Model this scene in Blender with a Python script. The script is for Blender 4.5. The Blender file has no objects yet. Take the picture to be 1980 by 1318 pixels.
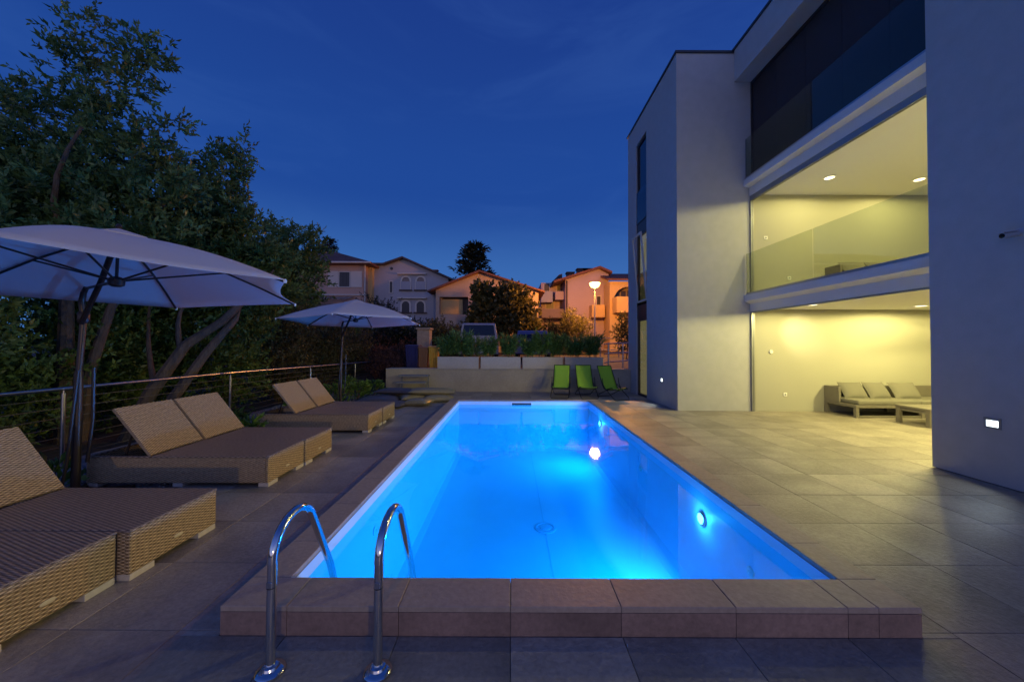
import bpy, math, random
import numpy as np
from mathutils import Vector, Matrix

random.seed(7)
RNG = np.random.default_rng(7)
S = bpy.context.scene
COL = S.collection
R = math.radians

# ------------------------------------------------------------------ camera, sky, exposure
EYE = 1.58
cam_data = bpy.data.cameras.new('camera')
cam = bpy.data.objects.new('camera', cam_data)
COL.objects.link(cam)
cam_data.sensor_width = 36
cam_data.lens = 700 / 1980 * 36
cam_data.shift_x, cam_data.shift_y = 0.001, -0.0021
cam_data.clip_start, cam_data.clip_end = 0.05, 600
cam.location = (0, 0, EYE)
cam.rotation_euler = (Matrix.Rotation(R(91), 4, 'X') @ Matrix.Rotation(R(0.22), 4, 'Z')).to_euler()
S.camera = cam

S.render.engine = 'CYCLES'
S.view_settings.view_transform = 'Standard'
S.view_settings.look = 'None'
S.view_settings.gamma = 1
S.view_settings.exposure = 0.72
S.view_settings.use_curve_mapping = False
S.cycles.use_denoising = True
S.cycles.max_bounces = 8
S.cycles.diffuse_bounces = 4
S.cycles.glossy_bounces = 4
S.cycles.transparent_max_bounces = 12
S.cycles.caustics_reflective = False
S.cycles.caustics_refractive = False
S.cycles.sample_clamp_indirect = 4

world = bpy.data.worlds.new('World')
S.world = world
world.use_nodes = True


def build_world():
    nt = world.node_tree
    nt.nodes.clear()
    N = nt.nodes.new
    L = nt.links.new
    out = N('ShaderNodeOutputWorld')
    bg = N('ShaderNodeBackground')
    tc = N('ShaderNodeTexCoord')
    sep = N('ShaderNodeSeparateXYZ')
    L(tc.outputs['Generated'], sep.inputs[0])

    def ramp(stops):
        r = N('ShaderNodeValToRGB')
        r.color_ramp.interpolation = 'EASE'
        e = r.color_ramp.elements
        while len(e) < len(stops):
            e.new(0.5)
        for k, (p, c) in enumerate(stops):
            e[k].position = p
            e[k].color = (*c, 1)
        L(sep.outputs['Z'], r.inputs[0])
        return r
    # blue hour: the far side in view, the side of the afterglow behind the camera
    front = ramp([(0.0, (0.042, 0.135, 0.36)), (0.16, (0.030, 0.102, 0.310)), (0.38, (0.0100, 0.047, 0.222)), (0.75, (0.0080, 0.031, 0.175)), (1.0, (0.009, 0.031, 0.17))])
    back = ramp([(0.0, (0.36, 0.33, 0.50)), (0.2, (0.22, 0.27, 0.56)), (0.5, (0.075, 0.125, 0.42)), (1.0, (0.009, 0.031, 0.17))])
    ty = N('ShaderNodeMapRange')
    ty.interpolation_type = 'SMOOTHSTEP'
    ty.inputs['From Min'].default_value = 0.0
    ty.inputs['From Max'].default_value = -1.0
    L(sep.outputs['Y'], ty.inputs['Value'])
    mx = N('ShaderNodeMix')
    mx.data_type = 'RGBA'
    L(ty.outputs[0], mx.inputs['Factor'])
    L(front.outputs[0], mx.inputs['A'])
    L(back.outputs[0], mx.inputs['B'])
    # a few thin streaks of cloud low in the sky
    mp = N('ShaderNodeMapping')
    mp.inputs['Scale'].default_value = (1.2, 1.2, 5.5)
    mp.inputs['Rotation'].default_value = (0.0, R(8), 0)
    L(tc.outputs['Generated'], mp.inputs[0])
    nz = N('ShaderNodeTexNoise')
    nz.inputs['Scale'].default_value = 2.0
    nz.inputs['Detail'].default_value = 6
    nz.inputs['Roughness'].default_value = 0.6
    nz.inputs['Distortion'].default_value = 0.6
    L(mp.outputs[0], nz.inputs['Vector'])
    cr = N('ShaderNodeMapRange')
    cr.interpolation_type = 'SMOOTHSTEP'
    cr.inputs['From Min'].default_value = 0.45
    cr.inputs['From Max'].default_value = 0.78
    cr.inputs['To Max'].default_value = 0.13
    L(nz.outputs['Fac'], cr.inputs['Value'])
    m2 = N('ShaderNodeMix')
    m2.data_type = 'RGBA'
    L(cr.outputs[0], m2.inputs['Factor'])
    L(mx.outputs['Result'], m2.inputs['A'])
    m2.inputs['B'].default_value = (0.045, 0.12, 0.36, 1)
    L(m2.outputs['Result'], bg.inputs['Color'])
    bg.inputs['Strength'].default_value = 0.86
    L(bg.outputs[0], out.inputs['Surface'])


build_world()

# ------------------------------------------------------------------ materials
MAT = {}


def nodes(name):
    m = bpy.data.materials.new(name)
    m.use_nodes = True
    nt = m.node_tree
    nt.nodes.clear()
    out = nt.nodes.new('ShaderNodeOutputMaterial')
    return m, nt, nt.nodes.new, nt.links.new, out


def mat(name, col, rough=0.6, metal=0.0, bump=0.0, scale=20.0, var=0.0, detail=4, rand=0.0, spec=0.5, emis=None, estr=0.0, stretch=(1, 1, 1), big=0.0, bdist=0.01):
    """Principled with noise colour variation, optional per-object tone and bump."""
    m, nt, N, L, out = nodes(name)
    b = N('ShaderNodeBsdfPrincipled')
    L(b.outputs[0], out.inputs['Surface'])
    b.inputs['Roughness'].default_value = rough
    b.inputs['Metallic'].default_value = metal
    b.inputs['Specular IOR Level'].default_value = spec
    b.inputs['Base Color'].default_value = (*col, 1)
    if emis:
        b.inputs['Emission Color'].default_value = (*emis, 1)
        b.inputs['Emission Strength'].default_value = estr
    tc = N('ShaderNodeTexCoord')
    mp = N('ShaderNodeMapping')
    mp.inputs['Scale'].default_value = stretch
    L(tc.outputs['Object'], mp.inputs[0])
    src = None
    if var or bump:
        if rand:
            oi0 = N('ShaderNodeObjectInfo')
            vm = N('ShaderNodeVectorMath')
            vm.operation = 'MULTIPLY_ADD'
            L(oi0.outputs['Random'], vm.inputs[0])
            vm.inputs[1].default_value = (53, 37, 11)
            L(mp.outputs[0], vm.inputs[2])
            vec = vm.outputs[0]
        else:
            vec = mp.outputs[0]
        nz = N('ShaderNodeTexNoise')
        nz.inputs['Scale'].default_value = scale
        nz.inputs['Detail'].default_value = detail
        nz.inputs['Roughness'].default_value = 0.62
        L(vec, nz.inputs['Vector'])
        src = nz.outputs['Fac']
    val = None
    if var:
        mr = N('ShaderNodeMapRange')
        mr.inputs['From Min'].default_value = 0.3
        mr.inputs['From Max'].default_value = 0.7
        mr.inputs['To Min'].default_value = 1 - var
        mr.inputs['To Max'].default_value = 1 + var
        L(src, mr.inputs['Value'])
        val = mr.outputs[0]
    if big:
        n2 = N('ShaderNodeTexNoise')
        n2.inputs['Scale'].default_value = scale * 0.06
        n2.inputs['Detail'].default_value = 3
        L(vec, n2.inputs['Vector'])
        mr = N('ShaderNodeMapRange')
        mr.inputs['From Min'].default_value = 0.3
        mr.inputs['From Max'].default_value = 0.7
        mr.inputs['To Min'].default_value = 1 - big
        mr.inputs['To Max'].default_value = 1 + big
        L(n2.outputs['Fac'], mr.inputs['Value'])
        ml = N('ShaderNodeMath')
        ml.operation = 'MULTIPLY'
        L(val, ml.inputs[0])
        L(mr.outputs[0], ml.inputs[1])
        val = ml.outputs[0]
    if rand:
        oi = N('ShaderNodeObjectInfo')
        mr = N('ShaderNodeMapRange')
        mr.inputs['To Min'].default_value = 1 - rand
        mr.inputs['To Max'].default_value = 1 + rand
        L(oi.outputs['Random'], mr.inputs['Value'])
        if val:
            ml = N('ShaderNodeMath')
            ml.operation = 'MULTIPLY'
            L(val, ml.inputs[0])
            L(mr.outputs[0], ml.inputs[1])
            val = ml.outputs[0]
        else:
            val = mr.outputs[0]
    if val:
        vm = N('ShaderNodeVectorMath')
        vm.operation = 'SCALE'
        vm.inputs[0].default_value = col
        L(val, vm.inputs['Scale'])
        L(vm.outputs[0], b.inputs['Base Color'])
    if bump:
        bp = N('ShaderNodeBump')
        bp.inputs['Strength'].default_value = bump
        bp.inputs['Distance'].default_value = bdist
        L(src, bp.inputs['Height'])
        L(bp.outputs[0], b.inputs['Normal'])
    MAT[name] = m
    return m


def emit(name, col, s):
    m, nt, N, L, out = nodes(name)
    e = N('ShaderNodeEmission')
    e.inputs['Color'].default_value = (*col, 1)
    e.inputs['Strength'].default_value = s
    L(e.outputs[0], out.inputs['Surface'])
    MAT[name] = m


def sheet_glass(name, tint=(1, 1, 1), ior=1.45, rough=0.0, bump=0.0, bscale=3.0, blend=1.0):
    """Thin clear surface: what lies behind shows through, fresnel reflection on top."""
    m, nt, N, L, out = nodes(name)
    t = N('ShaderNodeBsdfTransparent')
    t.inputs['Color'].default_value = (*tint, 1)
    g = N('ShaderNodeBsdfGlossy')
    g.inputs['Roughness'].default_value = rough
    fr = N('ShaderNodeFresnel')
    fr.inputs['IOR'].default_value = ior
    mx = N('ShaderNodeMixShader')
    geo = N('ShaderNodeNewGeometry')
    # seen from below or behind, the same sheet keeps its outward reflectance
    inv = N('ShaderNodeMix')
    inv.data_type = 'FLOAT'
    L(geo.outputs['Backfacing'], inv.inputs['Factor'])
    inv.inputs['A'].default_value = ior
    inv.inputs['B'].default_value = 1 / ior
    L(inv.outputs['Result'], fr.inputs['IOR'])
    L(fr.outputs[0], mx.inputs[0])
    L(t.outputs[0], mx.inputs[1])
    L(g.outputs[0], mx.inputs[2])
    L(mx.outputs[0], out.inputs['Surface'])
    if bump:
        tc = N('ShaderNodeTexCoord')
        nz = N('ShaderNodeTexNoise')
        nz.inputs['Scale'].default_value = bscale
        nz.inputs['Detail'].default_value = 2
        L(tc.outputs['Object'], nz.inputs['Vector'])
        bp = N('ShaderNodeBump')
        bp.inputs['Strength'].default_value = bump
        bp.inputs['Distance'].default_value = 0.02
        L(nz.outputs['Fac'], bp.inputs['Height'])
        L(bp.outputs[0], g.inputs['Normal'])
        L(bp.outputs[0], fr.inputs['Normal'])
    MAT[name] = m


def leafmat(name, dark, light, trans=0.3, rough=0.45):
    m, nt, N, L, out = nodes(name)
    at = N('ShaderNodeAttribute')
    at.attribute_name = 'tint'
    mx = N('ShaderNodeMix')
    mx.data_type = 'RGBA'
    mx.inputs['A'].default_value = (*dark, 1)
    mx.inputs['B'].default_value = (*light, 1)
    L(at.outputs['Fac'], mx.inputs['Factor'])
    b = N('ShaderNodeBsdfPrincipled')
    b.inputs['Roughness'].default_value = rough
    L(mx.outputs['Result'], b.inputs['Base Color'])
    t = N('ShaderNodeBsdfTranslucent')
    L(mx.outputs['Result'], t.inputs['Color'])
    ms = N('ShaderNodeMixShader')
    ms.inputs[0].default_value = trans
    L(b.outputs[0], ms.inputs[1])
    L(t.outputs[0], ms.inputs[2])
    L(ms.outputs[0], out.inputs['Surface'])
    MAT[name] = m


def wickermat(name, c1, c2, strand=0.011):
    """Basket weave of flat synthetic strands, from the UV map in metres."""
    m, nt, N, L, out = nodes(name)
    uv = N('ShaderNodeUVMap')
    sep = N('ShaderNodeSeparateXYZ')
    L(uv.outputs[0], sep.inputs[0])

    def M(op, a, b=None, c=None):
        n = N('ShaderNodeMath')
        n.operation = op
        for k, v in enumerate((a, b, c)):
            if v is None:
                continue
            if isinstance(v, (int, float)):
                n.inputs[k].default_value = v
            else:
                L(v, n.inputs[k])
        return n.outputs[0]
    u = M('DIVIDE', sep.outputs[0], strand * 2.6)
    v = M('DIVIDE', sep.outputs[1], strand)
    fu = M('FLOOR', u)
    fv = M('FLOOR', v)
    par = M('PINGPONG', M('ADD', fu, fv), 1.0)          # 0 or 1, alternates like a chequer
    # along the strand (u) it rises and dips; across (v) it is round
    ru = M('SINE', M('MULTIPLY', M('FRACT', u), math.pi))
    rv = M('SINE', M('MULTIPLY', M('FRACT', v), math.pi))
    over = M('MULTIPLY', M('POWER', rv, 0.5), M('ADD', M('MULTIPLY', ru, 0.6), 0.4))
    under = M('MULTIPLY', M('POWER', rv, 0.7), M('SUBTRACT', 0.62, M('MULTIPLY', ru, 0.62)))
    h = N('ShaderNodeMix')
    h.data_type = 'FLOAT'
    L(par, h.inputs['Factor'])
    L(over, h.inputs['A'])
    L(under, h.inputs['B'])
    nz = N('ShaderNodeTexNoise')
    nz.inputs['Scale'].default_value = 35
    nz.inputs['Detail'].default_value = 3
    L(uv.outputs[0], nz.inputs['Vector'])
    f = M('ADD', M('MULTIPLY', h.outputs['Result'], 0.95), M('MULTIPLY', M('SUBTRACT', nz.outputs['Fac'], 0.5), 0.7))
    mx = N('ShaderNodeMix')
    mx.data_type = 'RGBA'
    mx.clamp_factor = True
    L(f, mx.inputs['Factor'])
    mx.inputs['A'].default_value = (*c1, 1)
    mx.inputs['B'].default_value = (*c2, 1)
    b = N('ShaderNodeBsdfPrincipled')
    b.inputs['Roughness'].default_value = 0.5
    L(mx.outputs['Result'], b.inputs['Base Color'])
    bp = N('ShaderNodeBump')
    bp.inputs['Strength'].default_value = 0.9
    bp.inputs['Distance'].default_value = 0.006
    L(h.outputs['Result'], bp.inputs['Height'])
    L(bp.outputs[0], b.inputs['Normal'])
    L(b.outputs[0], out.inputs['Surface'])
    MAT[name] = m


def clothmat(name, col, trans):
    m, nt, N, L, out = nodes(name)
    b = N('ShaderNodeBsdfDiffuse')
    b.inputs['Color'].default_value = (*col, 1)
    t = N('ShaderNodeBsdfTranslucent')
    t.inputs['Color'].default_value = (*col, 1)
    tc = N('ShaderNodeTexCoord')
    nz = N('ShaderNodeTexNoise')
    nz.inputs['Scale'].default_value = 2.2
    nz.inputs['Detail'].default_value = 5
    L(tc.outputs['Object'], nz.inputs['Vector'])
    bp = N('ShaderNodeBump')
    bp.inputs['Strength'].default_value = 0.25
    bp.inputs['Distance'].default_value = 0.05
    L(nz.outputs['Fac'], bp.inputs['Height'])
    L(bp.outputs[0], b.inputs['Normal'])
    ms = N('ShaderNodeMixShader')
    ms.inputs[0].default_value = trans
    L(b.outputs[0], ms.inputs[1])
    L(t.outputs[0], ms.inputs[2])
    L(ms.outputs[0], out.inputs['Surface'])
    MAT[name] = m


mat('plaster', (0.45, 0.45, 0.445), 0.85, bump=0.25, scale=90, var=0.03, big=0.04, bdist=0.004)
mat('interior_wall', (0.39, 0.38, 0.315), 0.8, bump=0.1, scale=60, var=0.015)
mat('slab_paint', (0.66, 0.65, 0.64), 0.75, bump=0.08, scale=60, var=0.03)
mat('dark_trim', (0.03, 0.03, 0.035), 0.4)
mat('frame_grey', (0.30, 0.31, 0.33), 0.35, metal=0.6)
mat('window_dark', (0.035, 0.028, 0.03), 0.4)
mat('blind', (0.035, 0.026, 0.030), 0.7, bump=0.1, scale=8, stretch=(1, 1, 30))
mat('paving', (0.285, 0.252, 0.21), 0.45, bump=0.9, scale=34, var=0.20, detail=10, rand=0.17, big=0.26, bdist=0.008)
mat('coping', (0.34, 0.27, 0.215), 0.5, bump=0.6, scale=30, var=0.14, detail=9, rand=0.07, big=0.08, bdist=0.006)
mat('facing', (0.23, 0.155, 0.13), 0.6, bump=0.4, scale=30, var=0.2, detail=8, rand=0.12, big=0.25)  # same stone as the coping, the face's dim reddish light mixed into its colour
mat('mortar', (0.17, 0.15, 0.125), 0.9)
mat('liner', (0.60, 0.78, 0.92), 0.5, var=0.02, scale=3)
mat('liner_seam', (0.48, 0.66, 0.82), 0.5)
mat('steel', (0.62, 0.62, 0.63), 0.10, metal=1.0, bump=0.02, scale=30)
mat('steel_brushed', (0.45, 0.45, 0.47), 0.28, metal=1.0, bump=0.03, scale=40)
mat('cable', (0.10, 0.10, 0.09), 0.7, metal=0.2)
mat('bronze', (0.055, 0.042, 0.042), 0.35, metal=0.5)
mat('pale_foot', (0.55, 0.50, 0.42), 0.6, var=0.1)
mat('tag_plate', (0.62, 0.55, 0.38), 0.4)
mat('gravel', (0.24, 0.23, 0.23), 0.9, bump=1.0, scale=60, var=0.5, bdist=0.02)
mat('pebble', (0.30, 0.29, 0.29), 0.7, var=0.35, scale=9)
mat('soil', (0.055, 0.042, 0.030), 0.95, bump=1.0, scale=9, var=0.4, big=0.3, bdist=0.05)
mat('asphalt', (0.05, 0.05, 0.052), 0.9, bump=0.6, scale=60, var=0.2)
mat('concrete', (0.40, 0.36, 0.27), 0.85, bump=0.25, scale=22, var=0.09, big=0.1, detail=8)
mat('ramp_paint', (0.13, 0.11, 0.10), 0.85, bump=0.2, scale=20, var=0.1)
mat('concrete_dark', (0.26, 0.245, 0.22), 0.85, bump=0.25, scale=22, var=0.1, big=0.1, detail=8)
mat('planter_side', (0.48, 0.43, 0.34), 0.8, bump=0.15, scale=22, var=0.07, big=0.08, rand=0.03)
mat('bark', (0.085, 0.064, 0.048), 0.9, bump=1.0, scale=14, var=0.35, stretch=(1, 1, 0.25), bdist=0.03)
mat('bark_dark', (0.07, 0.052, 0.04), 0.9, bump=0.8, scale=14, var=0.3, stretch=(1, 1, 0.3))
mat('green_sling', (0.29, 0.55, 0.030), 0.7, bump=0.25, scale=120, var=0.12)
mat('black_tube', (0.02, 0.02, 0.022), 0.35, metal=0.3)
mat('cushion', (0.18, 0.172, 0.14), 0.9, bump=0.3, scale=70, var=0.06)
mat('sofa_frame', (0.17, 0.155, 0.13), 0.5, var=0.05, scale=12)
mat('mat_cover', (0.27, 0.23, 0.12), 0.38, bump=0.35, scale=7, var=0.08)
mat('mat_cover_dark', (0.085, 0.075, 0.075), 0.45, bump=0.3, scale=7, var=0.1)
mat('step_grey', (0.20, 0.215, 0.225), 0.6, bump=0.2, scale=30, var=0.08)
mat('bin_blue', (0.018, 0.02, 0.10), 0.45, var=0.08)
mat('bin_brown', (0.30, 0.14, 0.05), 0.45, var=0.08)
mat('bin_yellow', (0.75, 0.45, 0.04), 0.45, var=0.08)
mat('stone_post', (0.42, 0.33, 0.25), 0.85, bump=0.4, scale=14, var=0.15)
mat('house_pink', (0.52, 0.32, 0.25), 0.9, bump=0.2, scale=12, var=0.05, big=0.06)
mat('house_blue', (0.37, 0.36, 0.40), 0.9, bump=0.2, scale=12, var=0.05, big=0.06)
mat('house_peach', (0.52, 0.38, 0.28), 0.9, bump=0.2, scale=12, var=0.09, big=0.12)
mat('house_lilac', (0.44, 0.34, 0.37), 0.9, bump=0.2, scale=12, var=0.05, big=0.06)
mat('house_ochre', (0.62, 0.42, 0.18), 0.9, bump=0.2, scale=12, var=0.05, big=0.06)
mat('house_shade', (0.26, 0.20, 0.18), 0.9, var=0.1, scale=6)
mat('house_trim', (0.60, 0.55, 0.50), 0.8, var=0.05)
mat('shutter', (0.62, 0.52, 0.45), 0.7, bump=0.5, scale=3, stretch=(0.2, 0.2, 18))
mat('roof_tile', (0.17, 0.07, 0.05), 0.85, bump=0.8, scale=7, var=0.35, big=0.2, bdist=0.05)
mat('roof_dark', (0.075, 0.055, 0.055), 0.85, bump=0.8, scale=7, var=0.3, bdist=0.05)
mat('chimney', (0.12, 0.06, 0.05), 0.9, var=0.2)
mat('car_paint', (0.36, 0.35, 0.35), 0.25, spec=0.6)
mat('car_blue', (0.10, 0.11, 0.22), 0.25, spec=0.6)
mat('car_glass', (0.006, 0.007, 0.012), 0.06)
mat('tyre', (0.015, 0.015, 0.016), 0.8)
mat('rear_lamp', (0.25, 0.01, 0.01), 0.2)
mat('pole_paint', (0.45, 0.42, 0.38), 0.5)
mat('white_plastic', (0.80, 0.80, 0.76), 0.4)
mat('dark_plastic', (0.05, 0.05, 0.06), 0.4)
mat('cam_body', (0.42, 0.45, 0.50), 0.4)
mat('brown_stem', (0.12, 0.075, 0.04), 0.9)
mat('curtain', (0.72, 0.66, 0.42), 0.9, emis=(1.0, 0.80, 0.30), estr=0.30, bump=0.8, scale=6, stretch=(1, 6, 0.05))  # cloth glows by itself, standing in for a lamp in the tower room
emit('downlight_glow', (1.0, 0.86, 0.5), 2.2)
emit('wall_lamp_glow', (0.80, 0.95, 1.0), 2.0)
emit('pool_lamp_glow', (0.45, 0.88, 1.0), 5.0)


def milky(name, col, s_):
    m, nt, N, L, out = nodes(name)
    e = N('ShaderNodeEmission')
    e.inputs['Color'].default_value = (*col, 1)
    e.inputs['Strength'].default_value = s_
    t = N('ShaderNodeBsdfTransparent')
    ms = N('ShaderNodeMixShader')
    ms.inputs[0].default_value = 0.5
    L(t.outputs[0], ms.inputs[1])
    L(e.outputs[0], ms.inputs[2])
    L(ms.outputs[0], out.inputs['Surface'])
    MAT[name] = m


milky('street_glow', (1.0, 0.50, 0.13), 7.0)
milky('street_glow_pale', (1.0, 0.76, 0.32), 7.0)
sheet_glass('pane', (0.85, 0.88, 0.80), 1.5)
sheet_glass('window_pane', (0.55, 0.58, 0.62), 1.6)
sheet_glass('water', (0.16, 0.74, 1.0), 1.33, 0.02, bump=0.05, bscale=1.6)
wickermat('wicker', (0.13, 0.085, 0.042), (0.78, 0.59, 0.35))
wickermat('wicker_top', (0.09, 0.06, 0.042), (0.52, 0.39, 0.29), 0.012)
clothmat('canopy_cloth', (0.84, 0.80, 0.82), 0.45)
leafmat('leaf_tree', (0.055, 0.110, 0.035), (0.18, 0.33, 0.12), 0.45)
leafmat('leaf_hedge', (0.060, 0.110, 0.025), (0.20, 0.32, 0.075), 0.4)
leafmat('leaf_olive', (0.05, 0.056, 0.022), (0.16, 0.155, 0.06), 0.35)
leafmat('leaf_bright', (0.045, 0.11, 0.018), (0.16, 0.30, 0.055))
leafmat('leaf_fig', (0.07, 0.075, 0.02), (0.22, 0.19, 0.065), 0.35)
leafmat('leaf_rust', (0.08, 0.038, 0.024), (0.28, 0.13, 0.075), 0.35, 0.7)
leafmat('leaf_conifer', (0.010, 0.016, 0.010), (0.03, 0.042, 0.02), 0.1)
leafmat('leaf_reed', (0.05, 0.12, 0.026), (0.18, 0.33, 0.08))

# ------------------------------------------------------------------ helpers


class MB:
    """Collects shapes and links them as ONE mesh object."""

    def __init__(s):
        s.v, s.f = [], []

    def add(s, vs, fs, M=None):
        o = len(s.v)
        s.v += [tuple(M @ Vector(p)) if M else tuple(p) for p in vs]
        s.f += [tuple(i + o for i in f) for f in fs]
        return s

    def box(s, x0, x1, y0, y1, z0, z1, M=None):
        vs = [(x, y, z) for z in (z0, z1) for y in (y0, y1) for x in (x0, x1)]
        return s.add(vs, [(0, 2, 3, 1), (4, 5, 7, 6), (0, 1, 5, 4), (2, 6, 7, 3), (0, 4, 6, 2), (1, 3, 7, 5)], M)

    def prism(s, poly, axis, a, b, M=None):
        """poly: ccw 2-D outline; axis: 'x','y','z' that it is extruded along."""
        n = len(poly)
        mk = {'y': lambda p, t: (p[0], t, p[1]), 'x': lambda p, t: (t, p[0], p[1]), 'z': lambda p, t: (p[0], p[1], t)}[axis]
        vs = [mk(p, a) for p in poly] + [mk(p, b) for p in poly]
        fs = [tuple(range(n)), tuple(range(2 * n - 1, n - 1, -1))]
        fs += [((i + 1) % n, i, n + i, n + (i + 1) % n) for i in range(n)]
        return s.add(vs, fs, M)

    def tube(s, pts, r, n=8, M=None, closed=False):
        pts = [Vector(p) for p in pts]
        k = len(pts)
        rs = r if isinstance(r, (list, tuple)) else [r] * k
        vs, fs = [], []
        up = None
        for i, p in enumerate(pts):
            if closed:
                t = pts[(i + 1) % k] - pts[i - 1]
            else:
                t = pts[min(i + 1, k - 1)] - pts[max(i - 1, 0)]
            t.normalize()
            if up is None:
                up = t.orthogonal().normalized()
            up = (up - t * up.dot(t))
            up = up.normalized() if up.length > 1e-6 else t.orthogonal().normalized()
            w = t.cross(up)
            for j in range(n):
                a = 2 * math.pi * j / n
                vs.append(p + (up * math.cos(a) + w * math.sin(a)) * rs[i])
        for i in range(k if closed else k - 1):
            for j in range(n):
                a, b = i * n + j, i * n + (j + 1) % n
                i2 = (i + 1) % k
                fs.append((a, b, i2 * n + (j + 1) % n, i2 * n + j))
        if not closed:
            fs.append(tuple(range(n - 1, -1, -1)))
            fs.append(tuple((k - 1) * n + j for j in range(n)))
        return s.add(vs, fs, M)

    def lathe(s, prof, n=16, c=(0, 0, 0), M=None):
        vs, fs = [], []
        for (r, z) in prof:
            for j in range(n):
                a = 2 * math.pi * j / n
                vs.append((c[0] + r * math.cos(a), c[1] + r * math.sin(a), c[2] + z))
        k = len(prof)
        for i in range(k - 1):
            for j in range(n):
                fs.append((i * n + j, i * n + (j + 1) % n, (i + 1) * n + (j + 1) % n, (i + 1) * n + j))
        fs.append(tuple(range(n - 1, -1, -1)))
        fs.append(tuple((k - 1) * n + j for j in range(n)))
        return s.add(vs, fs, M)

    def grid(s, fn, nu, nv, M=None):
        vs = [fn(i / nu, j / nv) for j in range(nv + 1) for i in range(nu + 1)]
        w = nu + 1
        return s.add(vs, [(j * w + i, j * w + i + 1, (j + 1) * w + i + 1, (j + 1) * w + i) for j in range(nv) for i in range(nu)], M)

    def build(s, name, m, parent=None, smooth=False, bevel=0.0, uv=False, loc=None, seg=2):
        me = bpy.data.meshes.new(name)
        me.from_pydata(s.v, [], s.f)
        me.materials.append(MAT[m])
        if smooth:
            me.polygons.foreach_set('use_smooth', [True] * len(me.polygons))
            me.set_sharp_from_angle(angle=R(38))
        if uv:
            ul = me.uv_layers.new(name='UVMap')
            for p in me.polygons:
                nx, ny, nz = (abs(c) for c in p.normal)
                for li in p.loop_indices:
                    c = me.vertices[me.loops[li].vertex_index].co
                    if nz >= nx and nz >= ny:
                        ul.data[li].uv = (c.x, c.y)
                    elif nx >= ny:
                        ul.data[li].uv = (c.y, c.z)
                    else:
                        ul.data[li].uv = (c.x, c.z)
        me.update()
        o = bpy.data.objects.new(name, me)
        COL.objects.link(o)
        if parent:
            o.parent = parent
        if loc:
            o.location = loc
        if bevel:
            md = o.modifiers.new('bevel', 'BEVEL')
            md.width = bevel
            md.segments = seg
            md.limit_method = 'ANGLE'
        return o


def tag(o, label=None, cat=None, group=None, kind=None):
    for k, v in (('label', label), ('category', cat), ('group', group), ('kind', kind)):
        if v:
            o[k] = v
    return o


def thing(name, label, cat, loc=(0, 0, 0), rz=0.0, group=None):
    o = bpy.data.objects.new(name, None)
    o.empty_display_size = 0.1
    COL.objects.link(o)
    o.location = loc
    o.rotation_euler = (0, 0, rz)
    return tag(o, label, cat, group)


def kids(o):
    return [c for c in bpy.data.objects if c.parent == o]


def dup(o, parent=None):
    c = o.copy()
    COL.objects.link(c)
    if parent:
        c.parent = parent
    for ch in kids(o):
        dup(ch, c)
    return c


def light(name, kind, loc, power, col, parent=None, size=0.1, rot=None, spot=None, blend=0.5, spread=None):
    d = bpy.data.lights.new(name, kind)
    d.energy = power
    d.color = col
    if kind == 'AREA':
        d.shape = 'DISK'
        d.size = size
        if spread:
            d.spread = spread
    else:
        d.shadow_soft_size = size
    if kind == 'SPOT':
        d.spot_size = spot
        d.spot_blend = blend
    o = bpy.data.objects.new(name, d)
    COL.objects.link(o)
    o.location = loc
    if rot is not None:
        o.rotation_euler = rot
    if parent:
        o.parent = parent
    return o


def aim(v):
    return Vector(v).to_track_quat('-Z', 'Y').to_euler()


def at(px, d):
    """x of a point seen at picture column px, d metres ahead."""
    return (px - 988) / 700 * d


def zz(py, d):
    return EYE - (py - 667) / 700 * d


def pillow(w, h, t, nu=12, nv=12, pinch=0.06):
    """Closed cushion, lying in xy, centred."""
    mb = MB()

    def f(sgn):
        def g(u, v):
            a, b = u * 2 - 1, v * 2 - 1
            e = max(0.0, (1 - abs(a) ** 2.6)) ** 0.5 * max(0.0, (1 - abs(b) ** 2.6)) ** 0.5
            px = a * w / 2 * (1 - pinch * (1 - abs(b) ** 2) * abs(a))
            py = b * h / 2 * (1 - pinch * (1 - abs(a) ** 2) * abs(b))
            return (px, py, sgn * t / 2 * e)
        return g
    mb.grid(f(1), nu, nv)
    o = len(mb.f)
    mb.grid(f(-1), nu, nv)
    mb.f[o:] = [tuple(reversed(q)) for q in mb.f[o:]]
    return mb


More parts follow.
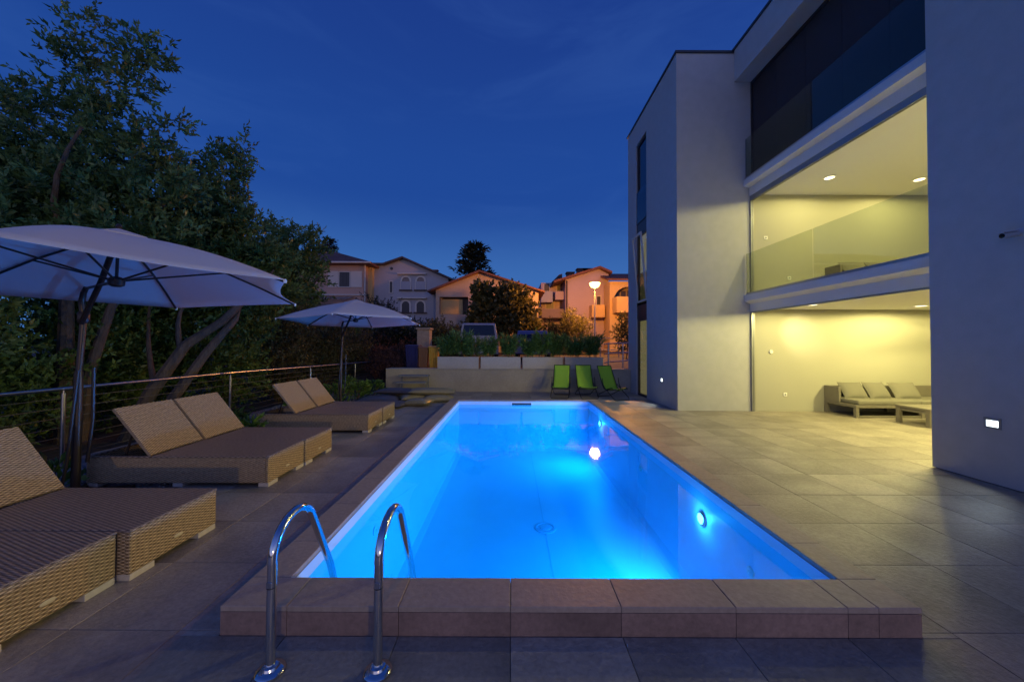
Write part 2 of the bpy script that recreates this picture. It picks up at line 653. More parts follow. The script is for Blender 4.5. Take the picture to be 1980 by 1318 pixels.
# ------------------------------------------------------------------ foliage
def leaves_mesh(name, m, parent, P, D, size, width=0.38, tint=None, fold=0.12, rnd=0.35, kind=None):
    """One object of many small folded leaves. P points, D leaf directions (n,3)."""
    n = len(P)
    D = D / (np.linalg.norm(D, axis=1, keepdims=True) + 1e-9)
    rv = RNG.normal(size=(n, 3))
    W = np.cross(D, rv)
    W /= (np.linalg.norm(W, axis=1, keepdims=True) + 1e-9)
    Nn = np.cross(W, D)
    L = (size * (1 + rnd * RNG.uniform(-1, 1, n)))[:, None]
    hw = L * width / 2
    v0 = P
    v1 = P + D * L * 0.45 + W * hw + Nn * L * fold
    v2 = P + D * L
    v3 = P + D * L * 0.45 - W * hw + Nn * L * fold
    V = np.stack([v0, v1, v2, v3], 1).reshape(-1, 3)
    me = bpy.data.meshes.new(name)
    me.vertices.add(4 * n)
    me.vertices.foreach_set('co', V.astype(np.float32).ravel())
    me.loops.add(4 * n)
    me.loops.foreach_set('vertex_index', np.arange(4 * n, dtype=np.int32))
    me.polygons.add(n)
    me.polygons.foreach_set('loop_start', np.arange(0, 4 * n, 4, dtype=np.int32))
    if tint is None:
        tint = RNG.random(n) ** 1.6
    a = me.attributes.new('tint', 'FLOAT', 'FACE')
    a.data.foreach_set('value', tint.astype(np.float32))
    me.materials.append(MAT[m])
    me.update(calc_edges=True)
    me.validate()
    o = bpy.data.objects.new(name, me)
    COL.objects.link(o)
    if parent:
        o.parent = parent
    if kind:
        o['kind'] = kind
    return o


def twigs(clumps, n, length, per, up=0.5, out=0.7, shell=0.55):
    """Leaf positions and directions along n twigs spread through ellipsoid clumps (cx,cy,cz,rx,ry,rz)."""
    C = np.array(clumps, float)
    vol = (C[:, 3] * C[:, 4] * C[:, 5]) ** 0.75
    idx = RNG.choice(len(C), n, p=vol / vol.sum())
    u = RNG.normal(size=(n, 3))
    u /= np.linalg.norm(u, axis=1, keepdims=True)
    r = RNG.random(n) ** shell
    c = C[idx]
    wob = 1 + 0.18 * np.sin(u[:, 0] * 5 + idx) * np.cos(u[:, 2] * 4 + idx * 2)
    p0 = c[:, :3] + u * c[:, 3:] * (r * wob)[:, None]
    d = u * out + np.array([0, 0, up]) + RNG.normal(size=(n, 3)) * 0.45
    d /= np.linalg.norm(d, axis=1, keepdims=True)
    ln = length * RNG.uniform(0.6, 1.4, n)
    t = RNG.random((n, per)) ** 0.8
    P = p0[:, None] + d[:, None] * (t * ln[:, None])[..., None]
    P = P + RNG.normal(size=P.shape) * length * 0.05
    tw = RNG.random(n)
    D = d[:, None] * 0.55 + RNG.normal(size=P.shape) * 0.6 + np.array([0, 0, 0.12])
    tint = np.clip(tw[:, None] * 0.75 + RNG.random((n, per)) * 0.35 - 0.1, 0, 1) ** 1.1
    return P.reshape(-1, 3), D.reshape(-1, 3), tint.ravel()


def bent(a, b, k=5, bow=0.1, seed=0):
    rr = random.Random(seed)
    a, b = Vector(a), Vector(b)
    n = (b - a).length
    off = Vector((rr.uniform(-1, 1), rr.uniform(-1, 1), rr.uniform(-0.4, 0.4))) * bow * n
    return [a.lerp(b, t) + off * math.sin(math.pi * t) for t in [i / k for i in range(k + 1)]]


def tree(name, label, cat, base, limbs, clumps, n, length, per, leaf, m, bark='bark', group=None, width=0.38, up=0.5, trunk_r=0.12, shell=0.55, rel=True):
    """limbs: polylines in world metres; first is the trunk."""
    t = thing(name, label, cat, base, 0, group)
    b = Vector(base)
    for k, (pts, r0, r1) in enumerate(limbs):
        q = [Vector(p) - b for p in pts]
        rs = [r0 + (r1 - r0) * i / (len(q) - 1) for i in range(len(q))]
        MB().tube(q, rs, 9).build('trunk' if k == 0 else 'limb', bark, t, smooth=True)
    P, D, T = twigs(clumps, n, length, per, up=up, shell=shell)
    leaves_mesh('crown', m, t, P - np.array(base), D, leaf, width, T)
    return t


def shrub(name, label, cat, base, clumps, n, length, per, leaf, m, group=None, width=0.4, up=0.5, stems=3, shell=0.5):
    t = thing(name, label, cat, base, 0, group)
    b = np.array(base)
    mb = MB()
    for i in range(stems):
        c = clumps[i % len(clumps)]
        mb.tube(bent((random.uniform(-.08, .08), random.uniform(-.08, .08), -0.05), (c[0] - b[0], c[1] - b[1], c[2] - b[2] + 0.3 * c[5]), 4, 0.12, i), [0.03, .026, .02, .015, .008], 6)
    mb.build('stem', 'brown_stem', t, smooth=True)
    P, D, T = twigs(clumps, n, length, per, up=up, shell=shell)
    leaves_mesh('foliage', m, t, P - b, D, leaf, width, T)
    return t

# ------------------------------------------------------------------ ground
XO0, XI0, XI1, XO1 = -1.578, -1.34, 2.01, 2.245
YO0, YI0, YI1, YO1 = 1.996, 2.244, 9.38, 9.62
CT = 0.157
WATER_Z = 0.04


def sstep(a, b, t):
    t = max(0.0, min(1.0, (t - a) / (b - a)))
    return t * t * (3 - 2 * t)


def ground_z(x, y):
    hi = 0.70 + max(0.0, y - 12.6) * 0.02
    lo = -0.12 + (0.05 * math.sin(x * 1.3) * math.cos(y * 0.9) if x < -6.5 else 0.0)
    if x > -4.2:
        return hi if y > 12.45 else lo
    k = sstep(11.5, 19, y + (x + 4.2) * 0.15)
    return lo * (1 - k) + hi * k


def build_ground():
    xs = sorted(set([-120, -80, -50, -35, -25] + [-20 + i * 0.75 for i in range(21)] + [-4.3, -4.15, -3.0, XO0 + .05, XO1 - .05, 4, 6, 8, 10, 12, 14, 18, 25, 40, 80, 120]))
    ys = sorted(set([-60, -30, -15, -8, -4, 0, YO0 + .05, 4, 6, 8, YO1 - .05, 11, 12.4, 12.55, 13] + [14 + i for i in range(14)] + [30, 34, 40, 50, 70, 110, 180, 300]))
    mb = MB()
    for y in ys:
        for x in xs:
            mb.v.append((x, y, ground_z(x, y)))
    w = len(xs)
    for j in range(len(ys) - 1):
        for i in range(w - 1):
            cx, cy = (xs[i] + xs[i + 1]) / 2, (ys[j] + ys[j + 1]) / 2
            if XO0 < cx < XO1 and YO0 < cy < YO1:
                continue
            mb.f.append((j * w + i, j * w + i + 1, (j + 1) * w + i + 1, (j + 1) * w + i))
    tag(mb.build('ground', 'soil'), kind='structure')
    rd = MB()
    rd.add([(-3.6, 14.2, ground_z(0, 14.2) + .012), (14, 14.2, ground_z(0, 14.2) + .012), (14, 23, ground_z(0, 23) + .012), (-3.6, 23, ground_z(0, 23) + .012)], [(0, 1, 2, 3)])
    tag(rd.build('road', 'asphalt'), kind='structure')
    # pebble bed between deck and railing
    bed = MB()
    nx, ny = 14, 60
    bed.grid(lambda u, v: (-6.15 + u * 2.55, -1 + v * 13.2, -0.035 + 0.012 * math.sin(u * 23 + v * 61) * math.cos(v * 97)), nx, ny)
    tag(bed.build('gravel_bed', 'gravel', smooth=True), kind='structure')
    n = 5200
    # loose pebbles as one mesh of small octahedra
    px = RNG.uniform(-6.0, -3.68, n)
    py = RNG.uniform(1.5, 11.8, n)
    rr = RNG.uniform(0.010, 0.026, n)
    base = np.array([(1, 0, 0), (0, 1, 0), (-1, 0, 0), (0, -1, 0), (0, 0, .7), (0, 0, -.7)], float)
    fc = np.array([(0, 1, 4), (1, 2, 4), (2, 3, 4), (3, 0, 4), (1, 0, 5), (2, 1, 5), (3, 2, 5), (0, 3, 5)])
    an = RNG.uniform(0, 6.28, n)
    ca, sa = np.cos(an), np.sin(an)
    V = np.zeros((n, 6, 3))
    V[:, :, 0] = (base[None, :, 0] * ca[:, None] - base[None, :, 1] * sa[:, None]) * rr[:, None] * 1.2 + px[:, None]
    V[:, :, 1] = (base[None, :, 0] * sa[:, None] + base[None, :, 1] * ca[:, None]) * rr[:, None] + py[:, None]
    V[:, :, 2] = base[None, :, 2] * rr[:, None] - 0.026
    F = (fc[None] + (np.arange(n) * 6)[:, None, None]).reshape(-1, 3)
    me = bpy.data.meshes.new('pebbles')
    me.from_pydata(V.reshape(-1, 3).tolist(), [], F.tolist())
    me.polygons.foreach_set('use_smooth', [True] * len(me.polygons))
    me.materials.append(MAT['pebble'])
    o = bpy.data.objects.new('pebbles', me)
    COL.objects.link(o)
    tag(o, kind='stuff', label='grey pebbles filling the bed behind the loungers', cat='pebbles')


build_ground()


# ------------------------------------------------------------------ terrace
def rect_minus(r, h):
    """rectangle r minus hole h -> list of rectangles."""
    x0, x1, y0, y1 = r
    a0, a1, b0, b1 = h
    if x1 <= a0 or x0 >= a1 or y1 <= b0 or y0 >= b1:
        return [r]
    out = []
    if y0 < b0:
        out.append((x0, x1, y0, b0))
    if y1 > b1:
        out.append((x0, x1, b1, y1))
    m0, m1 = max(y0, b0), min(y1, b1)
    if x0 < a0:
        out.append((x0, a0, m0, m1))
    if x1 > a1:
        out.append((a1, x1, m0, m1))
    return out


def tile_mesh(mb, x0, x1, y0, y1, z0=-0.02, z1=0.0, g=0.0018, c=0.0018):
    """slab with a small chamfer round its top."""
    x0, x1, y0, y1 = x0 + g, x1 - g, y0 + g, y1 - g
    vs = [(x0, y0, z0), (x1, y0, z0), (x1, y1, z0), (x0, y1, z0), (x0, y0, z1 - c), (x1, y0, z1 - c), (x1, y1, z1 - c), (x0, y1, z1 - c),
          (x0 + c, y0 + c, z1), (x1 - c, y0 + c, z1), (x1 - c, y1 - c, z1), (x0 + c, y1 - c, z1)]
    fs = [(8, 9, 10, 11)]
    for i in range(4):
        j = (i + 1) % 4
        fs += [(i, j, 4 + j, 4 + i), (4 + i, 4 + j, 8 + j, 8 + i)]
    mb.add(vs, fs)
    return mb


def build_terrace():
    root = thing('terrace', None, None)
    tag(root, kind='structure')
    hole = (XO0 - 0.003, XO1 + 0.003, YO0 - 0.003, YO1 + 0.003)
    base = MB()
    for r in rect_minus((-3.665, 12.2, -6.0, 12.29), hole):
        base.box(r[0], r[1], r[2], r[3], -0.10, -0.0215)
    base.build('terrace_base', 'mortar', root)
    full = tile_mesh(MB(), -0.305, 0.305, -0.31, 0.31)
    tiles = []
    for i in range(-6, 20):
        for j in range(-12, 17):
            r = (i * 0.61 + 0.003, (i + 1) * 0.61 + 0.003, 2.03 + j * 0.62, 2.65 + j * 0.62)
            r = (r[0], min(r[1], 12.2), max(r[2], -6), min(r[3], 12.29))
            if r[3] - r[2] < 0.03 or r[1] - r[0] < 0.03:
                continue
            for q in rect_minus(r, hole):
                if q[1] - q[0] < 0.012 or q[3] - q[2] < 0.012:
                    continue
                cx, cy = (q[0] + q[1]) / 2, (q[2] + q[3]) / 2
                vis = 0.0
                if cy > 1.2:
                    px, py = 988 + 700 * cx / cy, 667 + 700 * EYE / cy
                    hidden = (cx > 5.55 and cy < 4.7 * cx / 5.3) or (cx > 4.07 and cy > 8.9)
                    if -60 < px < 2040 and py < 1390 and not hidden:
                        vis = (q[1] - q[0]) * (q[3] - q[2]) / cy ** 3
                tiles.append((vis, q))
    tiles.sort(key=lambda t: -t[0])
    mesh = None
    rest = MB()
    for k, (vis, q) in enumerate(tiles):
        if k >= 298 or vis == 0:
            tile_mesh(rest, *q)
            continue
        w, h = q[1] - q[0], q[3] - q[2]
        c = ((q[0] + q[1]) / 2, (q[2] + q[3]) / 2, random.uniform(-0.0012, 0.0008))
        if abs(w - 0.61) < 1e-4 and abs(h - 0.62) < 1e-4:
            if mesh is None:
                o = full.build('paving_tile', 'paving', root, loc=c)
                mesh = o.data
            else:
                o = bpy.data.objects.new('paving_tile', mesh)
                COL.objects.link(o)
                o.parent = root
                o.location = c
        else:
            o = tile_mesh(MB(), -w / 2, w / 2, -h / 2, h / 2).build('paving_tile', 'paving', root, loc=c)
        o.rotation_euler.z = random.uniform(-0.0008, 0.0008)
    tag(rest.build('paving_field', 'paving', root), kind='stuff')


build_terrace()


# ------------------------------------------------------------------ pool
def build_pool():
    root = thing('swimming_pool', None, None)
    tag(root, kind='structure')
    ft = 0.012
    sh = MB()
    X0, X1, Y0, Y1 = XO0 + ft, XO1 - ft, YO0 + ft, YO1 - ft
    top = CT - 0.031
    sh.box(X0, X1, Y0, YI0, -1.3, top)
    sh.box(X0, X1, YI1, Y1, -1.3, top)
    sh.box(X0, XI0, YI0, YI1, -1.3, top)
    sh.box(XI1, X1, YI0, YI1, -1.3, top)
    sh.box(X0 + .01, X1 - .01, Y0 + .01, Y1 - .01, -1.5, -1.305)
    sh.build('pool_shell', 'concrete_dark', root)
    e = 0.004
    fl = -1.12
    a0, a1, b0, b1 = XI0 + e, XI1 - e, YI0 + e, YI1 - e
    ln = MB()
    r = 0.12        # rounded cove where walls meet the floor
    lv = []
    for (inset, z) in ((0, top - .001), (0, fl + r), (r * .3, fl + r * .3), (r, fl)):
        lv.append([(a0 + inset, b0 + inset, z), (a1 - inset, b0 + inset, z), (a1 - inset, b1 - inset, z), (a0 + inset, b1 - inset, z)])
    vs = [p for q in lv for p in q]
    fs = []
    for k in range(3):
        for i in range(4):
            j = (i + 1) % 4
            fs.append((k * 4 + j, k * 4 + i, (k + 1) * 4 + i, (k + 1) * 4 + j))
    fs.append((12, 13, 14, 15))
    ln.add(vs, fs)
    ln.build('pool_liner', 'liner', root)
    # welded seam along the floor
    MB().box(0.50, 0.515, b0 + .2, b1 - .2, fl, fl + .003).build('liner_seam', 'liner_seam', root)
    # coping slabs and the facing tiles under them
    xs = [XO0, -1.215, -0.607, 0.003, 0.607, 1.232, 1.842, XI1, XO1]
    ys = [YI0]
    y = 2.65
    while y < YI1 - 0.2:
        ys.append(y)
        y += 0.62
    ys.append(YI1)

    def slab(x0, x1, y0, y1):
        w, h = x1 - x0, y1 - y0
        tile_mesh(MB(), -w / 2, w / 2, -h / 2, h / 2, -0.03, 0, 0.0015, 0.003).build('coping_slab', 'coping', root, loc=((x0 + x1) / 2, (y0 + y1) / 2, CT + random.uniform(-.0006, .0006)))
    for a, b in zip(xs[:-1], xs[1:]):
        slab(a, b, YO0, YI0)
        slab(a, b, YI1, YO1)
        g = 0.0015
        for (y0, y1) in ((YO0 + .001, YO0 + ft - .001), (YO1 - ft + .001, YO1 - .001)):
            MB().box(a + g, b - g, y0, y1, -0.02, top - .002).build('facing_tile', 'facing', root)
    for a, b in zip(ys[:-1], ys[1:]):
        slab(XO0, XI0, a, b)
        slab(XI1, XO1, a, b)
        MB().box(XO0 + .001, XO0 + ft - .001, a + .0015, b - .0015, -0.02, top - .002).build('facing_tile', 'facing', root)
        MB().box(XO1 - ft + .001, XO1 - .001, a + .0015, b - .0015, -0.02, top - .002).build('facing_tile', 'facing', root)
    # floor drain
    dr = MB()
    dr.lathe([(0.16, 0.0), (0.16, 0.012), (0.135, 0.018), (0.12, 0.018), (0.115, 0.010), (0.085, 0.010), (0.08, 0.02), (0.02, 0.024)], 28, (0.52, 5.4, fl))
    dr.build('floor_drain', 'liner_seam', root, smooth=True)
    # return nozzles on the walls
    for (x, y, z, ax) in ((a0, 7.3, -0.25, 1), (a0, 3.6, -0.25, 1), (a1, 5.6, -0.30, -1), (a1, 3.05, -0.30, -1)):
        M = Matrix.Translation((x, y, z)) @ Matrix.Rotation(R(90 * ax), 4, 'Y')
        MB().lathe([(0.045, 0), (0.045, 0.008), (0.03, 0.014), (0.018, 0.014), (0.015, 0.006)], 18, M=M).build('return_nozzle', 'white_plastic', root, smooth=True)
    # skimmer mouth in the far wall
    sk = MB()
    yb = b1
    x0, x1, z0, z1 = 0.0, 0.56, 0.012, 0.112
    sk.box(x0, x1, yb - .012, yb - .001, z1 - .022, z1)
    sk.box(x0, x1, yb - .012, yb - .001, z0, z0 + .022)
    sk.box(x0, x0 + .03, yb - .012, yb - .001, z0 + .022, z1 - .022)
    sk.box(x1 - .03, x1, yb - .012, yb - .001, z0 + .022, z1 - .022)
    fr = sk.build('skimmer_frame', 'white_plastic', root)
    MB().box(x0 + .032, x1 - .032, yb - .005, yb - .002, z0 + .024, z1 - .024).build('skimmer_mouth', 'dark_plastic', fr)
    # water
    wt = MB()
    wt.add([(a0, b0, WATER_Z), (a1, b0, WATER_Z), (a1, b1, WATER_Z), (a0, b1, WATER_Z)], [(0, 1, 2, 3)])
    tag(wt.build('pool_water', 'water'), kind='structure')
    # underwater lamps on the right-hand wall
    for k, (y, z, lab) in enumerate(((3.81, -0.22, 'round underwater lamp glowing on the right pool wall nearest the ladder end'),
                                     (8.09, -0.155, 'small underwater lamp glowing on the right pool wall close to the far end'))):
        t = thing('pool_lamp', lab, 'pool lamp', (a1, y, z), 0, 'underwater lamps on the pool wall')
        M = Matrix.Rotation(R(-90), 4, 'Y')
        MB().lathe([(0.075, 0), (0.075, 0.012), (0.066, 0.025), (0.056, 0.025)], 26, M=M).build('lamp_ring', 'steel_brushed', t, smooth=True)
        MB().lathe([(0.055, 0.0255), (0.045, 0.032), (0.02, 0.036)], 26, M=M).build('lens', 'pool_lamp_glow', t, smooth=True)
        light('pool_light', 'AREA', (-0.05, 0, 0), POOL_P[k], POOL_C, t, 0.15, aim((-1, 0.0, -0.12)))
        light('pool_light', 'POINT', (-0.075, 0, 0), 3.0, (0.12, 0.5, 1.0), t, 0.03)


# unseen third lamp below, added to put a pale glow on the pool floor
POOL_P = (72, 62)
POOL_C = (0.0, 0.32, 1.0)
build_pool()
t = thing('pool_lamp', 'added unseen underwater lamp on the near end wall, for the pool floor glow', 'pool lamp', (1.6, YI0 + .004, -0.30), 0, 'underwater lamps on the pool wall')
M = Matrix.Rotation(R(-90), 4, 'X')
MB().lathe([(0.075, 0), (0.075, 0.012), (0.066, 0.025), (0.056, 0.025)], 26, M=M).build('lamp_ring', 'steel_brushed', t, smooth=True)
MB().lathe([(0.055, 0.0255), (0.045, 0.032), (0.02, 0.036)], 26, M=M).build('lens', 'pool_lamp_glow', t, smooth=True)
light('pool_light', 'SPOT', (0, .06, 0), 260, (0.22, 0.42, 1.0), t, 0.03, aim((0, 2.35, -.82)), R(20), 0.7)

# ------------------------------------------------------------------ the house on the right
LAMP_C = (1.0, 0.86, 0.31)


def build_house():
    t = thing('modern_house', 'white modern flat-roofed house with lit open rooms beside the pool', 'house')
    H1 = 8.82

    def part(name, m, bxs, **k):
        mb = MB()
        for b in bxs:
            mb.box(*b)
        return mb.build(name, m, t, **k)
    # tower: front wall runs on inside as the end wall of the rooms
    part('end_wall', 'plaster', [(4.07, 5.896, 8.85, 9.10, -0.05, H1)])
    part('room_wall', 'interior_wall', [(5.896, 12.5, 8.852, 9.10, -0.05, H1)])
    part('tower_wall', 'plaster', [(4.07, 4.35, 9.10, 10.85, -0.05, H1), (4.07, 4.35, 11.75, 12.30, -0.05, H1), (4.07, 4.35, 10.85, 11.75, 8.08, H1),
                                   (4.07, 12.5, 12.30, 12.55, -0.05, H1)])
    part('roof_trim', 'dark_trim', [(4.04, 5.47, 8.82, 12.6, H1 + .002, H1 + .06), (5.47, 12.6, 0.42, 12.6, H1 + .062, H1 + .12)])
    # pier to the right of the opening
    part('pier', 'plaster', [(5.55, 6.2, 0.5, 4.79, 0.012, 8.098)])
    part('pier_base', 'dark_trim', [(5.575, 6.2, 0.52, 4.77, -0.05, 0.012)])
    part('roof_slab', 'plaster', [(5.5, 12.5, 0.46, 8.848, 8.10, H1 + .06)])
    # balconies
    for (zt, zb, zc, zh, zfl, zce, nm) in ((2.82, 2.675, 2.61, 2.42, 2.75, 2.48, 'balcony_slab'), (5.65, 5.50, 5.465, 5.262, 5.58, 5.30, 'balcony_slab')):
        poly = [(5.71, zt), (5.71, zb), (5.85, zc), (5.85, zh), (6.05, zh), (6.05, zce), (12.2, zce), (12.2, zfl), (5.97, zfl), (5.97, zt)]
        mb = MB()
        mb.prism(poly, 'y', 4.792, 8.847)
        mb.build(nm, 'slab_paint', t)
        part('floor_slab', 'slab_paint', [(6.203, 12.2, 1.0, 4.79, zce, zfl)])
    # rooms
    part('side_wall', 'interior_wall', [(12.2, 12.45, 0.75, 8.847, -0.05, 8.098)])
    part('near_wall', 'interior_wall', [(6.203, 12.198, 0.75, 0.998, -0.05, 8.098)])
    # sliding-door tracks and jambs
    for (z0, z1, zj) in ((2.392, 2.418, 0.0), (5.14, 5.26, 2.822)):
        part('door_track', 'frame_grey', [(5.86, 5.875, 4.792, 8.84, z0, z1), (5.885, 5.90, 4.792, 8.84, z0 + .01, z1), (5.91, 5.93, 4.792, 8.84, z0, z1)])
        part('door_jamb', 'frame_grey', [(5.855, 5.885, 8.80, 8.847, zj, z0 - .001), (5.897, 5.935, 8.81, 8.847, zj, z0 - .001)])
        part('jamb_seal', 'dark_trim', [(5.886, 5.896, 8.80, 8.846, zj, z0 - .002)])
    # top floor: closed blinds behind the glass balustrade
    for k in range(5):
        y0 = 4.795 + k * 0.81
        part('roller_blind', 'blind', [(5.93, 5.945, y0, y0 + .804, 5.652, 8.098)])
    part('blind_frame', 'window_dark', [(5.90, 5.95, 8.80, 8.846, 5.652, 8.098), (5.90, 5.928, 4.795, 8.80, 8.04, 8.098)])
    # glass balustrades
    for zf in (2.823, 5.653):
        for (y0, y1) in ((4.80, 6.86), (6.885, 8.80)):
            part('balustrade_pane', 'pane', [(5.745, 5.757, y0, y1, zf - 0.0, zf + 1.0)])
        part('pane_edge', 'frame_grey', [(5.744, 5.758, 8.803, 8.815, zf, zf + 1.0)])
        part('glazing_shoe', 'steel_brushed', [(5.735, 5.744, 4.80, 8.81, zf, zf + .05)])
    # strip of tower windows
    xw = 4.11
    for (z0, z1, up) in ((0.0, 2.43, 'curtain'), (2.86, 5.14, 'curtain'), (5.52, 8.08, 'blind')):
        f = part('window_frame', 'window_dark', [(xw, xw + .07, 10.852, 10.91, z0, z1), (xw, xw + .07, 11.69, 11.748, z0, z1), (xw, xw + .07, 10.91, 11.69, z0, z0 + .07), (xw, xw + .07, 10.91, 11.69, z1 - .07, z1)])
        p = MB().box(xw + .03, xw + .04, 10.912, 11.688, z0 + .072, z1 - .072).build('window_pane', 'window_pane', f)
        cu = MB()
        if up == 'curtain':
            cu.grid(lambda u, v: (xw + .085 + .012 * math.sin(u * 60), 10.86 + u * .88, z0 + .02 + v * (z1 - z0 - .04)), 60, 1)
            cu.build('curtain', 'curtain', f, smooth=True)
        else:
            cu.box(xw + .10, xw + .11, 10.86, 11.74, z0 + .02, z1 - .02)
            cu.build('roller_blind', 'blind', f)
    part('window_spandrel', 'window_dark', [(4.10, 4.26, 10.852, 11.748, 2.432, 2.858)])
    part('window_spandrel', 'window_dark', [(4.10, 4.26, 10.852, 11.748, 5.142, 5.518)])
    part('tower_back_panel', 'window_dark', [(4.42, 4.45, 10.5, 12.0, 0.0, 8.5)])
    # tilted-open sash of the middle window
    M = Matrix.Translation((4.105, 11.3, 2.95)) @ Matrix.Rotation(R(-5), 4, 'Y')
    sa = MB()
    for b in ((-.02, .02, -.40, -.34, 0, 2.10), (-.02, .02, .34, .40, 0, 2.10), (-.02, .02, -.34, .34, 0, .06), (-.02, .02, -.34, .34, 2.04, 2.10)):
        sa.box(*b, M=M)
    sa.build('tilted_sash', 'house_trim', t)
    for zf, tint in ((5.52, 0), (2.86, 1)):
        part('juliet_pane', 'window_pane', [(4.085, 4.095, 10.86, 11.74, zf, zf + 1.0)])
        part('juliet_rail', 'window_dark', [(4.08, 4.10, 10.852, 11.748, zf - .03, zf - .002)])
    return t


build_house()


def wall_lamp(x, y, z, w, h, label, power):
    t = thing('wall_lamp', label, 'wall lamp', (x, y, z), 0, 'recessed step lamps on the house wall')
    mb = MB()
    mb.box(-.016, -.001, -w / 2 - .02, w / 2 + .02, h / 2, h / 2 + .03)
    mb.box(-.010, -.001, -w / 2 - .02, w / 2 + .02, -h / 2 - .02, -h / 2)
    mb.box(-.010, -.001, -w / 2 - .02, -w / 2, -h / 2, h / 2)
    mb.box(-.010, -.001, w / 2, w / 2 + .02, -h / 2, h / 2)
    mb.build('lamp_frame', 'frame_grey', t)
    MB().box(-.007, -.001, -w / 2 + .001, w / 2 - .001, -h / 2 + .001, h / 2 - .001).build('lamp_glass', 'wall_lamp_glow', t)
    light('wall_lamp_light', 'SPOT', (-.04, 0, -0.01), power, (0.80, 0.95, 1.0), t, 0.05, aim((-1.0, 0, -0.80)), R(88), 0.5)


wall_lamp(5.548, 4.18, 0.70, 0.108, 0.075, 'bright rectangular step lamp on the near pier of the house', 4.5)
wall_lamp(4.068, 9.76, 0.66, 0.10, 0.085, 'small step lamp on the tower wall near the green chairs', 14)


def downlight(x, y, z, label, power, col=LAMP_C, dirv=None):
    t = thing('ceiling_downlight', label, 'ceiling light', (x, y, z), 0, 'round downlights in the house ceilings')
    MB().lathe([(0.115, -0.002), (0.115, -0.010), (0.10, -0.016), (0.092, -0.016)], 28).build('trim_ring', 'white_plastic', t, smooth=True)
    MB().lathe([(0.09, -0.0165), (0.085, -0.019), (0.02, -0.020)], 28).build('diffuser', 'downlight_glow', t, smooth=True)
    light('downlight_light', 'SPOT', (0, 0, -0.05), power, col, t, 0.08, (0, 0, 0), R(180), 0.12)


for (x, y, p, lab) in ((7.0, 7.91, 40, 'left one of the two lit round downlights in the upstairs ceiling'), (9.06, 7.98, 40, 'lit upstairs downlight half hidden by the white pier'),
                       (6.45, 5.3, 210, 'upstairs downlight further forward, out of sight above the balcony'), (9.06, 6.2, 110, 'upstairs downlight hidden behind the white pier')):
    downlight(x, y, 5.30, lab, p)
for (x, y, p, lab) in ((8.93, 7.87, 70, 'single lit downlight in the ground floor ceiling beside the pier'), (6.45, 7.75, 55, 'ground floor downlight tucked behind the door head above the bright wall patch'),
                       (6.55, 5.5, 175, 'ground floor downlight behind the door head nearer the pier'), (8.93, 6.3, 350, 'ground floor downlight hidden behind the white pier')):
    downlight(x, y, 2.48, lab, p)
sp = bpy.data.objects['ceiling_downlight.005']
assert abs(sp.location.x - 6.45) < .01
light('accent_light', 'SPOT', (0, 0.05, -0.06), 60, (1.0, 0.80, 0.42), sp, 0.04, aim((0.62, 1.1, -0.56)), R(48), 1.0)

# ------------------------------------------------------------------ far wall, planters, steps
def build_far_wall():
    t = thing('retaining_wall', 'low pale concrete wall closing the far end of the pool terrace', 'wall')
    MB().box(-4.24, 4.06, 12.312, 12.85, -0.1, 0.735).build('wall_core', 'concrete_dark', t)
    MB().box(-4.24, -4.0, 12.86, 17, -0.1, 0.70).build('return_wall', 'concrete_dark', t)
    xs = [-4.24 + i * 1.186 for i in range(8)]
    for a, b in zip(xs[:-1], xs[1:]):
        MB().box(a + .002, b - .002, 12.30, 12.311, -0.02, 0.733).build('wall_panel', 'concrete', t)
        MB().box(a + .001, b - .001, 12.285, 12.852, 0.737, 0.772).build('cap_stone', 'concrete', t, bevel=.004)
    return t


build_far_wall()
PL = [(-2.50, -1.10), (-1.03, 0.33), (0.40, 1.775), (1.845, 3.14)]
PLAB = ['pale concrete planter box next to the bins', 'pale planter box second from the bins, left of the pool centre', 'pale planter box behind the pool skimmer side, third from the bins', 'pale planter box standing behind the green chairs']
for (a, b), lab in zip(PL, PLAB):
    t = thing('planter', lab, 'planter', ((a + b) / 2, 12.56, 0.774), 0, 'concrete planters on the far wall')
    w = (b - a) / 2
    MB().box(-w, w, -.23, -.20, 0, .40).box(-w, w, .20, .23, 0, .40).box(-w, -w + .03, -.20, .20, 0, .40).box(w - .03, w, -.20, .20, 0, .40).box(-w + .03, w - .03, -.2, .2, 0, .02).build('planter_box', 'planter_side', t, bevel=.004)
    MB().box(-w + .031, w - .031, -.199, .199, .30, .345).build('planter_soil', 'soil', t)


